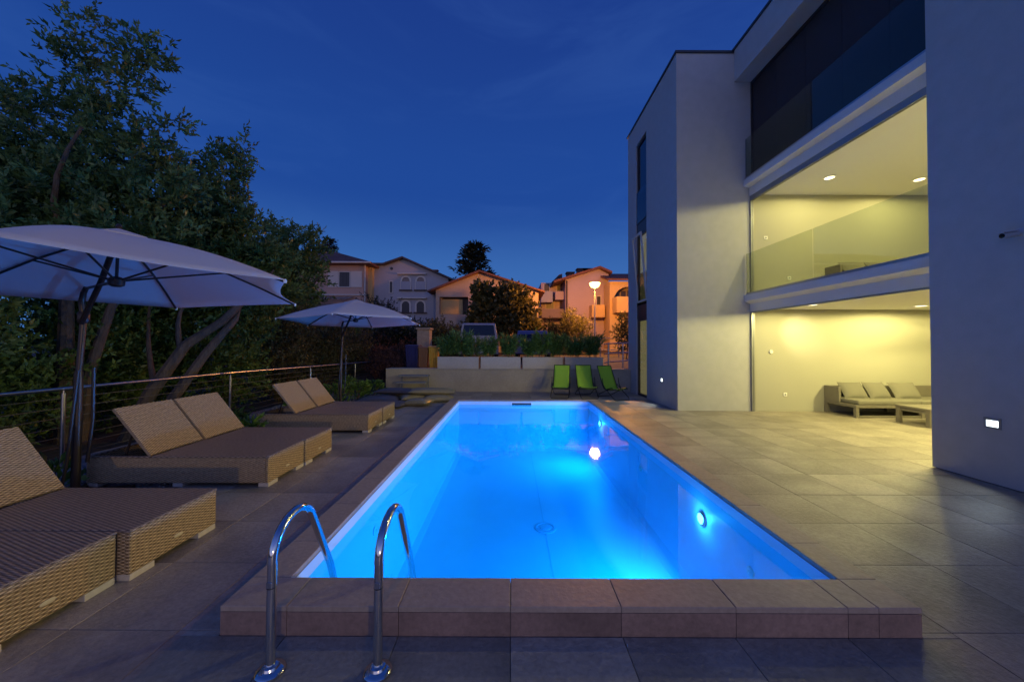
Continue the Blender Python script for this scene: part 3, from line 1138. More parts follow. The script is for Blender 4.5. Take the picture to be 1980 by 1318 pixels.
def reed(x, y, z, h, n, seed, label):
    """Arching clump of narrow leaves."""
    rg = np.random.default_rng(seed)
    t = thing('reed_plant', label, 'plant', (x, y, z), 0, 'leafy reeds in the planters')
    mb = MB()
    for k in range(9):
        a = rg.uniform(0, 6.28)
        b = rg.uniform(.05, .3)
        hh = h * rg.uniform(.7, 1.0)
        mb.tube([(0.12 * math.cos(a), 0.06 * math.sin(a), 0), (.12 * math.cos(a) + b * .3 * math.cos(a), b * .3 * math.sin(a), hh * .6), (.12 * math.cos(a) + b * math.cos(a), b * math.sin(a), hh)], [.006, .005, .003], 5)
    mb.build('stem', 'brown_stem', t)
    # each stalk arches outwards and carries a brush of narrow leaves
    ns = 26
    sa, sl, sb = rg.uniform(0, 6.28, ns), h * rg.uniform(.55, 1.05, ns), rg.uniform(.05, .34, ns)
    k = rg.integers(0, ns, n)
    q = .18 + .82 * rg.random(n) ** .75
    P = np.stack([np.cos(sa[k]) * (.07 + sb[k] * q ** 1.6), np.sin(sa[k]) * (.05 + sb[k] * .55 * q ** 1.6), sl[k] * q], 1) + rg.normal(size=(n, 3)) * .012
    D = np.stack([np.cos(sa[k]) * .6, np.sin(sa[k]) * .6, rg.uniform(.0, 1.3, n)], 1) + rg.normal(size=(n, 3)) * .45
    leaves_mesh('foliage', 'leaf_reed', t, P, D, 0.17, 0.13, rg.random(n) ** 1.3)
    return t


RL = ['first reed clump from the bins in the planter row', 'second reed clump from the bins, full and green', 'third reed clump from the bins, in front of the white car',
      'reed clump in the second planter beside the gap', 'fifth reed clump from the bins, below the fig tree', 'reed clump in the third planter, near the blue car roof', 'tall reed clump in the third planter, right half',
      'reed clump behind the leftmost green chair', 'reed clump behind the middle green chair', 'last reed clump, above the rightmost green chair']
for k, (x, h) in enumerate(((-2.25, .72), (-1.75, .80), (-1.3, .70), (-.75, .62), (-.1, .70), (.62, .62), (1.1, .78), (1.55, .72), (2.2, .66), (2.82, .74))):
    reed(x, 12.56, 1.119, h * 1.12, 1700, 50 + k, RL[k])

t = thing('garden_steps', 'short grey flight of open steps against the far wall', 'steps', (-3.2, 11.6, 0.0))
for k, (y, z) in enumerate(((0.42, .586), (0.12, .39), (-0.18, .196))):
    MB().box(-.48, .48, y - .17, y + .17, z - .05, z).build('tread', 'step_grey', t, bevel=.004)
    for sx in (-1, 1):
        MB().box(sx * .44 - .02, sx * .44 + .02, y + .10, y + .14, 0.0, z - .051).build('step_post', 'step_grey', t)

t = thing('gate_post', 'stone gate post with flat cap behind the bins', 'post', (at(821, 15), 15, ground_z(-3.5, 15) - .05))
MB().box(-.25, .25, -.25, .25, 0, 1.50).build('post_shaft', 'stone_post', t, bevel=.012)
MB().box(-.30, .30, -.30, .30, 1.502, 1.58).build('post_cap', 'stone_post', t, bevel=.012)


def wheelie_bin(x, y, z, w, h, m, label, ribs):
    t = thing('waste_bin', label, 'bin', (x, y, z), 0, 'waste bins beside the planters')
    k = .82
    b = MB()
    b.add([(-w / 2 * k, -w / 2 * k, .03), (w / 2 * k, -w / 2 * k, .03), (w / 2 * k, w / 2 * k, .03), (-w / 2 * k, w / 2 * k, .03), (-w / 2, -w / 2, h), (w / 2, -w / 2, h), (w / 2, w / 2, h), (-w / 2, w / 2, h)],
          [(3, 2, 1, 0), (4, 5, 6, 7), (0, 1, 5, 4), (1, 2, 6, 5), (2, 3, 7, 6), (3, 0, 4, 7)])
    b.build('bin_body', m, t, bevel=.015)
    for i in range(ribs):
        xx = (-.5 + (i + .5) / ribs) * w * .84
        MB().tube([(xx * k, -w / 2 * k - .004, .06), (xx, -w / 2 - .004, h - .05)], .014, 6).build('rib', m, t, smooth=True)
    l = MB()
    l.prism([(-w / 2 - .02, h + .003), (w / 2 + .03, h + .003), (w / 2 + .03, h + .03), (w / 4, h + .065), (-w / 2 - .02, h + .04)], 'x', -w / 2 - .015, w / 2 + .015, Matrix.Identity(4))
    l.build('lid', m, t, bevel=.008)
    MB().tube([(-w / 2 * .8, w / 2 + .05, h - .02), (w / 2 * .8, w / 2 + .05, h - .02)], .014, 6).build('handle', m, t)
    for sx in (-1, 1):
        M = Matrix.Translation((sx * w * .36, w / 2 * k, .07)) @ Matrix.Rotation(R(90), 4, 'Y')
        MB().lathe([(.065, -.02), (.07, 0), (.065, .02)], 14, M=M).build('wheel', 'tyre', t, smooth=True)


wheelie_bin(-3.62, 13.45, ground_z(-3.4, 13.4), .48, .80, 'bin_blue', 'dark blue wheeled bin, leftmost of the bins', 3)
wheelie_bin(-3.18, 13.25, ground_z(-3, 13.3), .34, .74, 'bin_brown', 'brown ribbed bin standing between blue and yellow bins', 3)
wheelie_bin(-2.80, 13.22, ground_z(-3, 13.3), .34, .76, 'bin_yellow', 'yellow ribbed bin next to the first planter', 3)

# tubular railing on the ramp between planters and tower
t = thing('ramp_railing', 'steel tube railing on the ramp right of the planters', 'railing', (3.25, 12.75, .70))
for (x, y) in ((.18, 0), (.80, .35), (1.5, .8)):
    MB().tube([(x, y, 0), (x, y, .95)], .028, 10).build('post', 'steel_brushed', t, smooth=True)
for z in (.30, .60, .95):
    MB().tube([(.02, -.08, z - .03), (.18, 0, z), (.80, .35, z + .02), (1.5, .8, z + .05)], .020, 8).build('rail', 'steel_brushed', t, smooth=True)
tag(MB().prism([(12.86, .60), (13.4, .74), (17, 1.0), (17, .5), (12.86, .5)], 'x', 3.18, 5.2).build('ramp', 'ramp_paint'), kind='structure')
t = thing('fence_rail', 'pale railing in front of the ochre house wall', 'railing', (0, 21.5, ground_z(5, 21.5)))
for x in (5.3, 6.4, 7.6):
    MB().tube([(x, 0, 0), (x, 0, 1.15)], .03, 8).build('post', 'pole_paint', t, smooth=True)
for z in (.45, .8, 1.15):
    MB().tube([(5.3, 0, z), (7.6, 0, z)], .025, 8).build('rail', 'pole_paint', t, smooth=True)


# ------------------------------------------------------------------ railing with cables along the left side
def build_railing():
    t = thing('cable_railing', 'steel railing with thin horizontal cables along the left garden edge', 'railing')
    pts = [(-5.78, 1.7, 1.0), (-5.79, 4.7, .995), (-5.80, 7.5, .985), (-5.80, 10.5, .935), (-5.80, 13.5, .89), (-5.80, 16.5, .84), (-5.8, 19.8, .80)]
    for (x, y, z) in pts[:-1]:
        MB().tube([(x, y, -.15 if y < 12 else ground_z(x, y) - .1), (x, y, z - .06)], .024, 10).build('post', 'steel_brushed', t, smooth=True)
        MB().tube([(x, y, z - .07), (x, y, z - .02)], .010, 6).build('bracket', 'steel_brushed', t)
    MB().tube(pts, .024, 12).build('handrail', 'steel_brushed', t, smooth=True)
    for k in range(7):
        MB().tube([(x, y, 0.06 + (z - .12) * (k + .5) / 7) for (x, y, z) in pts], .0045, 5).build('cable', 'cable', t, smooth=True)


build_railing()


# ------------------------------------------------------------------ wicker double loungers
def make_lounger(name='sun_lounger'):
    """Single bed: foot end at local x=0 facing +x, head end at x=-2; 0.72 wide along y."""
    t = thing(name, 'x', 'sun lounger', (0, 0, 0), 0, 'woven loungers along the deck')
    w, L, z0, z1 = .355, 1.99, .045, .335
    sd = MB()
    sd.box(-.03, 0, -w, w, z0, z1 - .012)
    sd.box(-L, -L + .03, -w, w, z0, z1 - .012)
    sd.box(-L + .03, -.03, -w, -w + .03, z0, z1 - .012)
    sd.box(-L + .03, -.03, w - .03, w, z0, z1 - .012)
    sd.build('base', 'wicker', t, uv=True, bevel=.008)
    tp = MB()
    hx = -1.28
    tp.box(hx, .004, -w - .003, w + .003, z1 - .012, z1 + .006)
    tp.build('seat_panel', 'wicker_top', t, uv=True, bevel=.006)
    # side rims carry on beside the raised backrest
    rm = MB()
    rm.box(-L - .003, hx - .004, -w - .003, -w + .03, z1 - .012, z1 + .004)
    rm.box(-L - .003, hx - .004, w - .03, w + .003, z1 - .012, z1 + .004)
    rm.box(-L - .003, -L + .035, -w + .031, w - .031, z1 - .012, z1 + .004)
    rm.build('rim', 'wicker_top', t, uv=True)
    # raised back, slightly bellied
    bl, ang = .66, R(51)
    n = 8

    def pt(s, y, off):
        q = s * bl
        sag = .030 * math.sin(math.pi * (y / (2 * w) + .5)) * (1 - s * .9)
        return (hx - .015 - q * math.cos(ang) + off * math.sin(ang) - sag * .9, y, z1 + .014 + q * math.sin(ang) + off * math.cos(ang) + 0 * sag)
    bk = MB()
    bk.grid(lambda u, v: pt(v, (u * 2 - 1) * (w - .035 + .025), 0.0), n, n)
    bk.grid(lambda u, v: pt(v, (1 - u * 2) * (w - .035 + .025), -.030), n, n)
    q = w - .01
    for (a, b) in (((0, -q), (0, q)), ((1, q), (1, -q))):
        bk.grid(lambda u, v: pt(a[0], a[1] + (b[1] - a[1]) * u, -.03 + .03 * v), n, 1)
    for (yy, fl) in ((-q, 1), (q, -1)):
        bk.grid(lambda u, v: pt(1 - u if fl > 0 else u, yy, -.03 + .03 * v), n, 1)
    o = bk.build('backrest', 'wicker', t)
    # strand layout follows the panel itself
    ul = o.data.uv_layers.new(name='UVMap')
    for p in o.data.polygons:
        for li in p.loop_indices:
            c = o.data.vertices[o.data.loops[li].vertex_index].co
            ul.data[li].uv = (c.y, (c.z - z1) / math.sin(ang))
    for sy in (-1, 1):
        MB().tube([(hx - .30, sy * .26, z1 + .25), (-L + .32, sy * .26, z1 - .05)], .011, 6).build('prop_bar', 'bronze', t)
    for (fx, fy) in ((-.06, -w + .09), (-.06, w - .09), (-L + .06, -w + .09), (-L + .06, w - .09), (-1.0, -w + .09), (-1.0, w - .09)):
        MB().box(fx - .05, fx + .06, fy - .085, fy + .085, 0.001, z0 - .001).build('foot', 'pale_foot', t, bevel=.004)
    M = Matrix.Translation((0.001, .0, .13)) @ Matrix.Rotation(R(90), 4, 'Y') @ Matrix.Diagonal((.45, 1.25, 1, 1))
    MB().lathe([(.030, 0), (.030, .004), (.024, .006)], 18, M=M).build('tag_plate', 'tag_plate', t, smooth=True)
    return t


LAB = ['woven lounger closest to the camera, cut off by the left picture edge', 'woven lounger in the nearest pair, on its far side in front of the parasol pole',
       'woven lounger in the middle pair, nearer one with the long dark side in view', 'woven lounger in the middle pair, farther one beside the young plants',
       'woven lounger in the farthest pair, its nearer half', 'woven lounger in the farthest pair, next to the heap of mats']
proto = make_lounger()
spots = [(-2.60, 2.06, 0.0), (-2.53, 2.785, 0.0), (-2.685, 4.385, .6), (-2.677, 5.099, .6), (-2.545, 6.85, .3), (-2.535, 7.585, .3)]
for k, (x, y, a) in enumerate(spots):
    o = proto if k == 0 else dup(proto)
    o.location = (x, y, 0)
    o.rotation_euler.z = R(a)
    o['label'] = LAB[k]


# ------------------------------------------------------------------ parasols
def make_parasol():
    """Hexagonal side-arm parasol; origin at the foot of the pole."""
    t = thing('parasol', 'x', 'parasol', (0, 0, 0), 0, 'white cantilever parasols')
    P0 = Vector((-4.63, 3.88, 0))
    tips = [Vector(p) - P0 for p in ((-2.03, 3.26, 2.16), (-2.78, 4.67, 2.10), (-4.37, 4.72, 2.05), (-5.21, 3.37, 2.06), (-4.46, 1.96, 2.12), (-2.87, 1.91, 2.17))]
    apex = Vector((-3.63, 3.33, 2.60)) - P0
    hub = Vector((-3.62, 3.31, 2.15)) - P0
    cv = MB()
    nu, nv = 10, 10
    rid = {}
    vs, fs = [], []

    def vid(p):
        k = tuple(round(c, 4) for c in p)
        if k not in rid:
            rid[k] = len(vs)
            vs.append(p)
        return rid[k]

    def ribpt(tip, s):
        p = apex.lerp(tip, s)
        return p + Vector((0, 0, .055 * math.sin(math.pi * s)))
    for i in range(6):
        A, B = tips[i], tips[(i + 1) % 6]

        def pt(u, v):
            a, b = ribpt(A, v), ribpt(B, v)
            m = a.lerp(b, u)
            c = math.sin(math.pi * u)
            inw = (apex - m)
            inw.z = 0
            return m + inw * (.075 * c * v ** 3) - Vector((0, 0, .050 * c * v * (1.15 - v)))
        for j in range(nv):
            v0, v1 = j / nv, (j + 1) / nv
            for k in range(nu):
                q = [vid(pt(k / nu, v0)), vid(pt((k + 1) / nu, v0)), vid(pt((k + 1) / nu, v1)), vid(pt(k / nu, v1))]
                q2 = []
                for z in q:
                    if z not in q2:
                        q2.append(z)
                if len(q2) >= 3:
                    fs.append(tuple(reversed(q2)))
    cv.add(vs, fs)
    can = cv.build('canopy', 'canopy_cloth', t, smooth=True)
    md = can.modifiers.new('thick', 'SOLIDIFY')
    md.thickness = .003
    # small vent cap on top
    vc = MB()
    ring = [apex.lerp(tp, .17) + Vector((0, 0, .035)) for tp in tips]
    vc.add([apex + Vector((0, 0, .045))] + ring + [p - Vector((0, 0, .012)) for p in ring], [(0, i + 1, (i + 1) % 6 + 1) for i in range(6)] + [(i + 1, i + 7, (i + 1) % 6 + 7, (i + 1) % 6 + 1) for i in range(6)])
    vc.build('vent_cap', 'canopy_cloth', can)
    MB().lathe([(.02, .045), (.025, .06), (.012, .085)], 10, apex).build('finial', 'bronze', t, smooth=True)
    for tp in tips:
        off = Vector((0, 0, -.022))
        rb = MB().tube([ribpt(tp, s) + off for s in (.02, .25, .5, .75, .985)], .011, 6).build('rib', 'bronze', t, smooth=True)
        MB().tube([hub, ribpt(tp, .52) + off], .009, 6).build('strut', 'bronze', rb)
        MB().lathe([(.012, -.02), (.016, 0), (.010, .015)], 8, ribpt(tp, .992) + off * .6).build('tip_cap', 'white_plastic', rb)
    MB().lathe([(.03, -.05), (.055, -.035), (.06, .015), (.035, .04)], 14, hub).build('hub', 'bronze', t, smooth=True)
    MB().tube([hub, apex + Vector((0, 0, .04))], .012, 8).build('canopy_post', 'bronze', t, smooth=True)
    # pole: thick sleeve below, slim mast above, curved head with a short link to the hub
    MB().tube([(0, 0, -.04), (.006, 0, 1.28)], .037, 14).build('sleeve', 'bronze', t, smooth=True)
    MB().tube([(.006, 0, 1.22), (.05, -.005, 1.86), (.03, -.01, 2.02), (.06, -.02, 2.12), (.11, -.04, 2.17)], [.028, .028, .027, .025, .022], 12).build('mast', 'bronze', t, smooth=True)
    MB().tube([(.09, -.03, 2.165), hub + Vector((-.02, .01, .0))], .014, 8).build('link', 'bronze', t, smooth=True)
    MB().lathe([(.04, -.06), (.05, -.04), (.05, .04), (.04, .06)], 12, (.05, -.005, 1.86)).build('pivot_clamp', 'bronze', t, smooth=True)
    a0 = Vector((.07, -.04, 1.80))
    MB().tube([a0, a0.lerp(apex, .5) + Vector((.02, 0, -.01)), apex + Vector((-.03, .02, -.03))], .024, 12).build('arm', 'bronze', t, smooth=True)
    MB().tube([(.05, -.04, 1.30), (-.01, -.07, .35), (-.06, -.08, .02)], .014, 8).build('stay', 'bronze', t, smooth=True)
    MB().tube([(.11, .05, 1.32), (.09, .07, .75), (.05, .06, .30)], .016, 8).build('stay', 'bronze', t, smooth=True)
    for a in (0, 90):
        M = Matrix.Translation((0, 0, 0)) @ Matrix.Rotation(R(a + 20), 4, 'Z')
        MB().box(-.48, .48, -.03, .03, -.03 + a * .0001, .015 + a * .0001, M=M).build('base_bar', 'bronze', t)
    return t


par = make_parasol()
par.location = (-4.63, 3.88, 0)
par['label'] = 'large near white parasol over the left loungers, cut by the left picture edge'
p2 = dup(par)
p2.location = (-4.39, 9.36, 0)
p2.rotation_euler.z = R(-20.3)
p2['label'] = 'smaller looking white parasol standing farther off by the last loungers'


# ------------------------------------------------------------------ pool handrails
def handrail(x, label):
    t = thing('pool_handrail', label, 'handrail', (x, 1.775, 0), 0, 'chrome handrails at the near pool end')
    pts = [(0, 0, .02), (0, 0, .30), (0, 0.003, .53)]
    # arch over the coping
    c, r = (0.185, .50), .185
    for k in range(0, 15):
        a = R(180 - k * 10.4)
        pts.append((0, c[0] + r * math.cos(a), c[1] + .02 + r * .92 * math.sin(a)))
    e = Vector(pts[-1])
    dirv = Vector((0, .42, -.78)).normalized()
    for s in (.12, .3, .5):
        pts.append(tuple(e + dirv * s))
    e2 = Vector(pts[-1])
    pts += [(0, e2.y + .045, e2.z - .12), (0, e2.y + .055, e2.z - .30), (0, e2.y + .055, -.55)]
    MB().tube(pts, .0215, 16).build('rail', 'steel', t, smooth=True)
    MB().tube([(0, 0, .405), (0, 0, .409)], .0222, 16).build('joint', 'dark_trim', t, smooth=True)
    MB().box(-.012, .012, -.0235, -.021, .412, .440).build('clip', 'steel_brushed', t)
    MB().lathe([(.066, .001), (.066, .012), (.058, .021), (.040, .026), (.036, .036), (.026, .040)], 30).build('flange', 'steel', t, smooth=True)


handrail(-1.155, 'left one of the two chrome pool handrails')
handrail(-.637, 'right one of the two chrome pool handrails')


# ------------------------------------------------------------------ green folding chairs
def make_chair():
    t = thing('folding_chair', 'x', 'garden chair', (0, 0, 0), 0, 'green folding chairs by the far wall')
    w = .235
    prof = [(-.46, .315), (-.40, .345), (-.25, .315), (-.10, .275), (-.02, .285), (.05, .36), (.16, .56), (.27, .77), (.36, .95)]
    # smooth the profile
    pp = []
    for i in range(len(prof) - 1):
        p0, p1, p2_, p3 = prof[max(i - 1, 0)], prof[i], prof[i + 1], prof[min(i + 2, len(prof) - 1)]
        for k in range(4):
            s = k / 4
            pp.append(tuple(.5 * ((2 * p1[d]) + (-p0[d] + p2_[d]) * s + (2 * p0[d] - 5 * p1[d] + 4 * p2_[d] - p3[d]) * s * s + (-p0[d] + 3 * p1[d] - 3 * p2_[d] + p3[d]) * s ** 3) for d in (0, 1)))
    pp.append(prof[-1])
    n = len(pp) - 1

    def cloth(u, v):
        k = min(int(v * n), n)
        y, z = pp[k]
        return ((u * 2 - 1) * (w + .005), y, z - .02 * math.sin(math.pi * u))
    sl = MB().grid(cloth, 8, n).build('sling', 'green_sling', t, smooth=True)
    md = sl.modifiers.new('thick', 'SOLIDIFY')
    md.thickness = .006
    # headrest band near the top
    hb = MB().grid(lambda u, v: ((u * 2 - 1) * (w - .01), .295 + v * .075 - .012, .80 + v * .145 + .012 - .02 * math.sin(math.pi * u) + .012 * math.sin(math.pi * v)), 8, 6).build('headrest', 'green_sling', t, smooth=True)
    for s in (-1, 1):
        MB().tube([(s * (w + .012), y, z) for y, z in pp], .0115, 8).build('side_tube', 'black_tube', t, smooth=True)
        MB().tube([(s * (w + .045), -.13, .27), (s * (w + .05), -.02, .40), (s * (w + .05), .02, .55), (s * (w + .05), .03, .60)], .012, 8).build('armrest', 'black_tube', t, smooth=True)
    MB().tube([(-w - .012, pp[-1][0], pp[-1][1]), (w + .012, pp[-1][0], pp[-1][1])], .0115, 8).build('top_bar', 'black_tube', t)
    MB().tube([(-w - .012, pp[0][0], pp[0][1]), (w + .012, pp[0][0], pp[0][1])], .0115, 8).build('front_bar', 'black_tube', t)
    a = w + .03
    MB().tube([(-a, .06, .40), (-a, -.20, .24), (-a, -.50, .06), (-a + .03, -.55, .014), (a - .03, -.55, .014), (a, -.50, .06), (a, -.20, .24), (a, .06, .40)], .0115, 8).build('leg', 'black_tube', t, smooth=True)
    b = w + .022
    MB().tube([(-b, -.34, .33), (-b, 0, .20), (-b, .34, .05), (-b + .03, .38, .014), (b - .03, .38, .014), (b, .34, .05), (b, 0, .20), (b, -.34, .33)], .0115, 8).build('leg', 'black_tube', t, smooth=True)
    MB().tube([(-b, -.10, .24), (b, -.10, .24)], .009, 8).build('cross_bar', 'black_tube', t)
    return t


ch = make_chair()
for k, (x, y, a, lab) in enumerate(((1.56, 11.25, -13, 'green folding chair on the left of the three, turned towards the pool'),
                                    (2.32, 11.25, 2, 'green folding chair in the middle of the three, facing straight ahead'),
                                    (3.02, 10.95, 20, 'green folding chair on the right, closest to the house tower'))):
    o = ch if k == 0 else dup(ch)
    o.location = (x, y, 0)
    o.rotation_euler.z = R(a)
    o['label'] = lab

# ------------------------------------------------------------------ heap of mats near the steps
mats = [(-3.65, 10.05, .07, 1.15, 1.25, .17, 12, 'mat_cover_dark', 'large dark mat at the bottom left of the heap beyond the last loungers'),
        (-3.05, 9.35, .06, .80, .80, .15, -14, 'mat_cover_dark', 'dark flat mat poking out towards the loungers'),
        (-2.75, 10.30, .085, .80, .66, .19, 25, 'mat_cover', 'yellowish mat lowest in the heap at its middle'),
        (-2.02, 10.15, .085, .86, .60, .19, 8, 'mat_cover', 'yellowish mat lowest in the heap on the right'),
        (-2.42, 9.50, .08, .70, .55, .18, -14, 'mat_cover', 'yellowish mat in front of the heap, nearest the pool'),
        (-2.25, 10.42, .25, 1.35, .62, .17, 9, 'mat_cover', 'long yellowish mat lying on top of the heap'),
        (-3.3, 10.62, .22, 1.25, .70, .16, -8, 'mat_cover_dark', 'long dark mat lying across the heap near the steps')]
for (x, y, z, w, h, th, a, m, lab) in mats:
    o = pillow(w, h, th * 1.15, 18, 14, .07).build('pool_mat', m, smooth=True, loc=(x, y, z))
    o.rotation_euler = (R(random.uniform(-3, 3)), R(random.uniform(-3, 3)), R(a))
    tag(o, lab, 'mat', 'flat mats heaped by the steps')


# ------------------------------------------------------------------ lounge furniture inside
def make_sofa(label, loc):
    t = thing('daybed_sofa', label, 'sofa', loc)
    L, D, z0, z1 = 2.9, .82, .22, .285
    f = MB()
    f.box(0, L, -D, -D + .06, z0, z1).box(0, L, -.06, 0, z0, z1).box(0, .06, -D + .06, -.06, z0, z1).box(L - .06, L, -D + .06, -.06, z0, z1)
    f.build('seat_frame', 'sofa_frame', t, bevel=.006)
    for (x, y) in ((0.0, -D), (0.0, -.07), (L / 2, -D), (L / 2, -.07), (L - .07, -D), (L - .07, -.07)):
        MB().box(x, x + .07, y, y + .07, 0, z0 - .001).build('leg', 'sofa_frame', t, bevel=.005)
    for x in (0.07, L / 2 + .07):
        MB().box(x + .002, x + L / 2 - .078, -D + .01, -D + .05, .015, .05).build('stretcher', 'sofa_frame', t, bevel=.004)
    MB().box(0, .05, -.40, -.002, z1 + .002, .64).box(.051, L, -.05, -.002, z1 + .002, .64).build('backrest', 'sofa_frame', t, bevel=.006)
    for k in range(2):
        x0 = .06 + k * (L - .08) / 2
        MB().box(x0, x0 + (L - .08) / 2 - .012, -D + .01, -.06, z1 + .002, z1 + .10).build('seat_cushion', 'cushion', t, bevel=.03, seg=3)
    return t


def sofa_pillows(sx, sy, sz, labels):
    for k, (x, y, a, s) in enumerate(((.42, -.30, 0, .56), (.98, -.30, 4, .54), (1.62, -.32, -3, .60))):
        o = pillow(s, .44, .17, 14, 12, .05).build('throw_pillow', 'cushion', smooth=True, loc=(sx + x, sy + y, sz + .545))
        o.rotation_euler = (R(58), 0, R(a))
        tag(o, labels[k], 'pillow', 'grey pillows on the sofas')


make_sofa('low grey sofa with pale cushions against the lit ground floor wall', (7.63, 8.84, 0))
sofa_pillows(7.63, 8.84, 0, ['leftmost grey pillow on the ground floor sofa', 'middle grey pillow on the ground floor sofa', 'largest grey pillow on the ground floor sofa, beside the pier'])
make_sofa('upstairs grey sofa half hidden by the balcony edge', (7.25, 8.35, 2.752))
sofa_pillows(7.25, 8.35, 2.752, ['leftmost pillow on the upstairs sofa', 'middle pillow on the upstairs sofa', 'rightmost pillow on the upstairs sofa, almost hidden by the balcony'])
t = thing('coffee_table', 'low grey wooden table in front of the ground floor sofa', 'table', (8.12, 7.04, 0))
MB().box(0, 1.1, 0, .64, .32, .365).build('table_top', 'sofa_frame', t, bevel=.006)
for (x, y) in ((0.01, .01), (1.02, .01), (.01, .56), (1.02, .56)):
    MB().box(x, x + .07, y, y + .07, 0, .319).build('leg', 'sofa_frame', t, bevel=.004)
MB().box(.081, 1.019, .025, .06, .26, .318).box(.081, 1.019, .58, .615, .26, .318).box(.025, .06, .081, .559, .26, .318).box(1.04, 1.075, .081, .559, .26, .318).build('apron', 'sofa_frame', t)


def fan(z, label):
    t = thing('ceiling_fan', label, 'ceiling fan', (9.6, 6.9, z), R(12))
    MB().tube([(0, 0, -.002), (0, 0, -.16)], .02, 10).build('rod', 'white_plastic', t)
    MB().lathe([(.05, -.16), (.11, -.17), (.11, -.22), (.06, -.25)], 20).build('motor', 'white_plastic', t, smooth=True)
    for k in range(4):
        M = Matrix.Rotation(R(90 * k), 4, 'Z') @ Matrix.Rotation(R(9), 4, 'X')
        MB().box(.11, .75, -.06, .06, -.205, -.195, M=M).build('blade', 'white_plastic', t)


fan(2.48, 'white ceiling fan in the ground floor room, one blade peeking past the pier')


def wall_plate(px, py, size, label, round_=False):
    d = 8.85
    x, z = at(px, d), zz(py, d)
    t = thing('wall_socket', label, 'wall socket', (x, d - .001, z), 0, 'sockets and switches on the lit walls')
    M = Matrix.Rotation(R(90), 4, 'X')
    if round_:
        MB().lathe([(size / 2, 0.0), (size / 2, .012), (size / 2 - .012, .03)], 20, M=M).build('cover_plate', 'white_plastic', t, smooth=True)
    else:
        MB().box(-size / 2, size / 2, -.012, 0, -size / 2, size / 2).build('cover_plate', 'white_plastic', t, bevel=.004)
        MB().lathe([(size * .27, .012), (size * .27, .0135), (size * .25, .0135)], 16, M=M).build('socket_insert', 'frame_grey', t, smooth=True)


wall_plate(1482, 457, .085, 'light switch upstairs, above the glass balustrade edge')
wall_plate(1527, 535, .085, 'wall socket upstairs, seen through the glass balustrade')
wall_plate(1490, 678, .10, 'round white thermostat on the ground floor wall', True)
wall_plate(1517, 760, .085, 'wall socket low on the ground floor wall left of the sofa')

t = thing('security_camera', 'small grey security camera on the white pier at the right edge', 'security camera', (5.548, 3.92, 2.83))
MB().lathe([(.045, 0), (.045, .012), (.02, .03)], 16, M=Matrix.Rotation(R(-90), 4, 'Y')).build('mount', 'cam_body', t, smooth=True)
MB().tube([(-.02, 0, 0), (-.07, 0, .0), (-.09, 0, -.02)], .012, 8).build('bracket', 'cam_body', t, smooth=True)
M = Matrix.Translation((-.12, 0, -.03)) @ Matrix.Rotation(R(-8), 4, 'Y')
MB().tube([(-.09, 0, 0), (.07, 0, 0)], .032, 14, M=M).build('camera_body', 'cam_body', t, smooth=True)
MB().prism([(-.04, .028), (.04, .028), (.036, .040), (-.036, .040)], 'x', -.115, .06, M).build('sun_hood', 'cam_body', t)
MB().lathe([(.026, 0), (.02, .004)], 14, M=M @ Matrix.Translation((-.0905, 0, 0)) @ Matrix.Rotation(R(-90), 4, 'Y')).build('lens', 'car_glass', t, smooth=True)

# ------------------------------------------------------------------ street lamp
def street_lamp(x, y, ztop, glow, label, power, col):
    z = ground_z(x, y)
    t = thing('street_lamp', label, 'street lamp', (x, y, z), 0, 'street lamps')
    top = ztop - z
    MB().tube([(0, 0, -.1), (0, 0, 1.0), (0, 0, top - .05)], [.07, .06, .042], 14).build('pole', 'pole_paint', t, smooth=True)
    MB().lathe([(.04, -.10), (.08, -.04), (.09, .02), (.06, .05)], 18, (0, 0, top)).build('collar', 'pole_paint', t, smooth=True)
    MB().lathe([(.12, .052), (.24, .10), (.32, .22), (.36, .38)], 26, (0, 0, top)).build('bowl', glow, t, smooth=True)
    MB().lathe([(.34, .382), (.30, .40), (.12, .41)], 26, (0, 0, top)).build('hood', 'pole_paint', t, smooth=True)
    light('street_light', 'POINT', (0, 0, top + .24), power, col, t, .28)


street_lamp(14.0, -28.0, 4.4, 'street_glow_pale', 'street lamp on the road behind the camera, outside the picture', 5600, (1.0, 0.70, 0.30))
street_lamp(at(1150, 24), 24.0, zz(557, 24), 'street_glow', 'lit street lamp with bowl-shaped orange light on a tall pole', 4000, (1.0, 0.37, 0.05))


# ------------------------------------------------------------------ houses along the street
def win(root, x0, x1, z0, z1, y, wall='window_dark', frame='house_trim', bars=True, depth=.08):
    """Window in a wall facing the camera; built proud of the wall plane y."""
    f = MB()
    b = .06
    f.box(x0 - b, x0, y - .05, y - .002, z0 - b, z1 + b).box(x1, x1 + b, y - .05, y - .002, z0 - b, z1 + b).box(x0, x1, y - .05, y - .002, z1, z1 + b).box(x0 - .08, x1 + .08, y - .09, y - .05, z0 - b, z0 - .01)
    fo = f.build('window', frame, root)
    MB().box(x0, x1, y - .02, y - .004, z0, z1).build('pane', wall, fo)
    if bars:
        g = MB()
        n = max(2, int((x1 - x0) / .22))
        for i in range(1, n):
            xx = x0 + (x1 - x0) * i / n
            g.box(xx - .012, xx + .012, y - .04, y - .024, z0, z1)
        for i in range(1, 4):
            q = z0 + (z1 - z0) * i / 4
            g.box(x0, x1, y - .046, y - .0405, q - .012, q + .012)
        g.build('window_bars', 'dark_trim', fo)
    return fo


def shutter(root, x0, x1, z0, z1, y):
    MB().box(x0, x1, y - .06, y - .02, z0, z1).build('shutter', 'shutter', root, bevel=.01)


